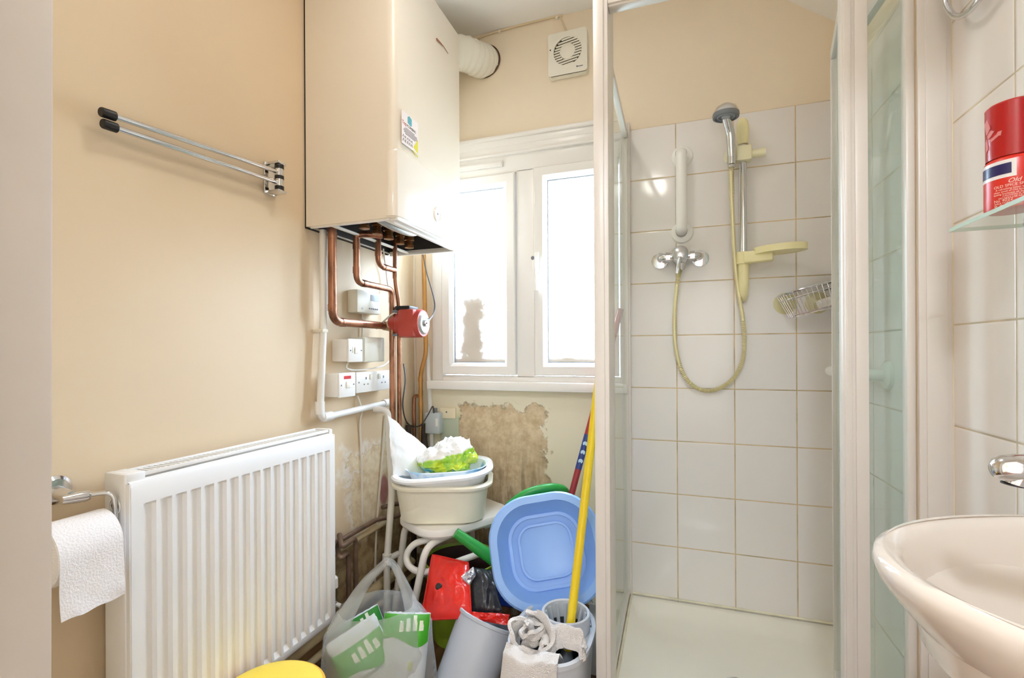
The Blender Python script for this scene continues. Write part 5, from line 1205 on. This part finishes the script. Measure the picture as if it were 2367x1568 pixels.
b = BM(); loft(b, [br_(.11, .08, .004), br_(.155, .105, .02), br_(.158, .115, .08), br_(.155, .112, .14), br_(.150, .112, .20), br_(.142, .108, .25), br_(.120, .095, .29, -.004), br_(.10, .08, .315, -.008)], True, False)
obj('bag_body', b, M_FILM, bag, ang=80)
apex = aY(896, 1300, 1.19)
for s, off in ((1, .0), (-1, .02)):
    b = BM(); A0, A1 = V(bgx, bgy, .245)+sd_*(-.115)+vd*off, V(bgx, bgy, .245)+sd_*(.10)+vd*off
    pth = spline([A0, A0.lerp(apex, .5)+sd_*(-.004)+V(0, 0, .02), apex+sd_*(-.022)+V(0, 0, -.02)+vd*off, apex+vd*off, apex+sd_*(.022)+V(0, 0, -.022)+vd*off, A1.lerp(apex, .45)+sd_*.012, A1], 6)
    def strap(u, v_):
        f = u*(len(pth)-1); i = min(int(f), len(pth)-2); p = pth[i].lerp(pth[i+1], f-i); tt = (pth[i+1]-pth[i]).normalized(); wv = tt.cross(vd).normalized()
        wd_ = .012+.035*abs(2*u-1)**2.2; return p+wv*(v_-.5)*2*wd_*.6+vd*.006*math.sin(v_*6+u*9)
    grid(b, 50, 6, strap); obj('bag_handle', b, M_FILM, bag, ang=80)

# ------------------------------------------------------------------ yellow bin in front of the radiator, carton behind the bucket
yc = V(-.884, .850, 0)
yb = thing('yellow_bin', 'yellow lidded plastic bin at the bottom edge before the radiator', 'bin', yc)
b = BM(); lathe(b, [(0, 0), (.095, 0), (.10, .005), (.118, .262), (.116, .266), (0, .266)], Matrix.Translation(yc) @ Matrix.Diagonal((1, 1, .83, 1)), 44); obj('body', b, mat('orange_plastic', (238, 176, 50), .4), yb)
b = BM(); lathe(b, [(.119, .258), (.124, .258), (.125, .262), (.123, .286), (.116, .292)], Matrix.Translation(yc) @ Matrix.Diagonal((1, 1, .83, 1)), 52); obj('lid_rim', b, mat('orange_plastic', (238, 176, 50), .4), yb)
b = BM(); lathe(b, [(.1165, .2915), (.108, .297), (.07, .302), (0, .304)], Matrix.Translation(yc) @ Matrix.Diagonal((1, 1, .83, 1)), 52); obj('lid', b, mat('yellow_plastic', (244, 212, 76), .4), yb)
b = BM(); box(b, -.262, -.200, 1.50, 1.60, 0, .36, .002); ca = tag(obj('carton', b, mat('grey_card', (190, 196, 200), .5)), 'pale grey carton behind the mop bucket by the shower', 'carton')
b = BM(); q = aY(1369, 1386, 1.4995); box(b, q.x-.012, q.x+.010, 1.4985, 1.4999, q.z-.016, q.z+.012); lb = obj('label', b, M_WHITE, ca)
b = BM(); text(b, 'R', .02, basis((q.x-.009, 1.4982, q.z-.010), (1, 0, 0), (0, 0, 1), (0, -1, 0))); obj('lettering', b, M_GREYD, lb)
# ------------------------------------------------------------------ camera, light, view
cam = bpy.data.cameras.new('camera'); co = bpy.data.objects.new('camera', cam); COL.objects.link(co)
cam.sensor_width = 36; cam.lens = F/2367*36; cam.shift_y = (CY-784)/2367; cam.clip_start = .01
Mc = Matrix((RT, UP, -FW)).transposed().to_4x4(); Mc.translation = Vector((0, 0, H)); co.matrix_world = Mc
sc.camera = co
w = bpy.data.worlds.new('daylight'); sc.world = w; w.use_nodes = True
bg = w.node_tree.nodes['Background']; bg.inputs[1].default_value = SKY
k = NT(w); tc = k.n('ShaderNodeTexCoord'); sx = k.n('ShaderNodeSeparateXYZ'); k.L.new(tc.outputs['Generated'], sx.inputs[0])
k.L.new(k.mix(k.ramp(sx.outputs[2], -.12, .35), (.29, .34, .39, 1), (.79, .97, 1.24, 1)), bg.inputs[0])
pl = bpy.data.lights.new('window_portal', 'AREA'); pl.shape = 'RECTANGLE'; pl.size = .86; pl.size_y = 1.05; pl.cycles.is_portal = True
po = bpy.data.objects.new('window_portal', pl); COL.objects.link(po); po.location = (-.61, YB+.16, 1.4); po.rotation_euler = (-PI/2, 0, 0)
def area(name, loc, size, watts, col, rot=(0, 0, 0)):
    l = bpy.data.lights.new(name, 'AREA'); l.shape = 'DISK'; l.size = size; l.energy = watts; l.color = col
    o = bpy.data.objects.new(name, l); COL.objects.link(o); o.location = loc; o.rotation_euler = rot; return o
def lamp(loc, name, label):
    t = thing(name, label, 'ceiling lamp', loc)
    b = BM(); lathe(b, [(0, 0), (.13, 0), (.135, -.012), (.13, -.02), (.12, -.02)], Matrix.Translation(loc)); obj('lamp_base', b, M_WHITE, t)
lamp((-.42, .9, ZC), 'unseen_fill_lamp', 'unseen round white ceiling lamp placed as fill for the room')
area('room_fill_light', (-.42, .9, ZC-.03), .24, ROOM_FILL, (1, .95, .89))  # unseen fill light, placed to lift the upper back wall and shower
lamp((0, -.9, 2.45), 'unseen_fill_lamp', 'unseen round white lamp added in the hall as fill light')
area('hall_fill_light', (0, -.9, 2.42), .24, HALL_FILL, (.89, .97, 1.08))  # unseen hall light added as fill through the doorway
sc.view_settings.view_transform = 'Standard'; sc.view_settings.look = 'None'; sc.view_settings.exposure = EXPO; sc.view_settings.gamma = 1
sc.view_settings.use_curve_mapping = False
sc.cycles.use_denoising = True; sc.cycles.max_bounces = 12; sc.cycles.diffuse_bounces = 7; sc.cycles.transparent_max_bounces = 24
sc.cycles.caustics_reflective = False; sc.cycles.caustics_refractive = False
for o in bpy.data.objects:
    if '_o' in o: del o['_o']
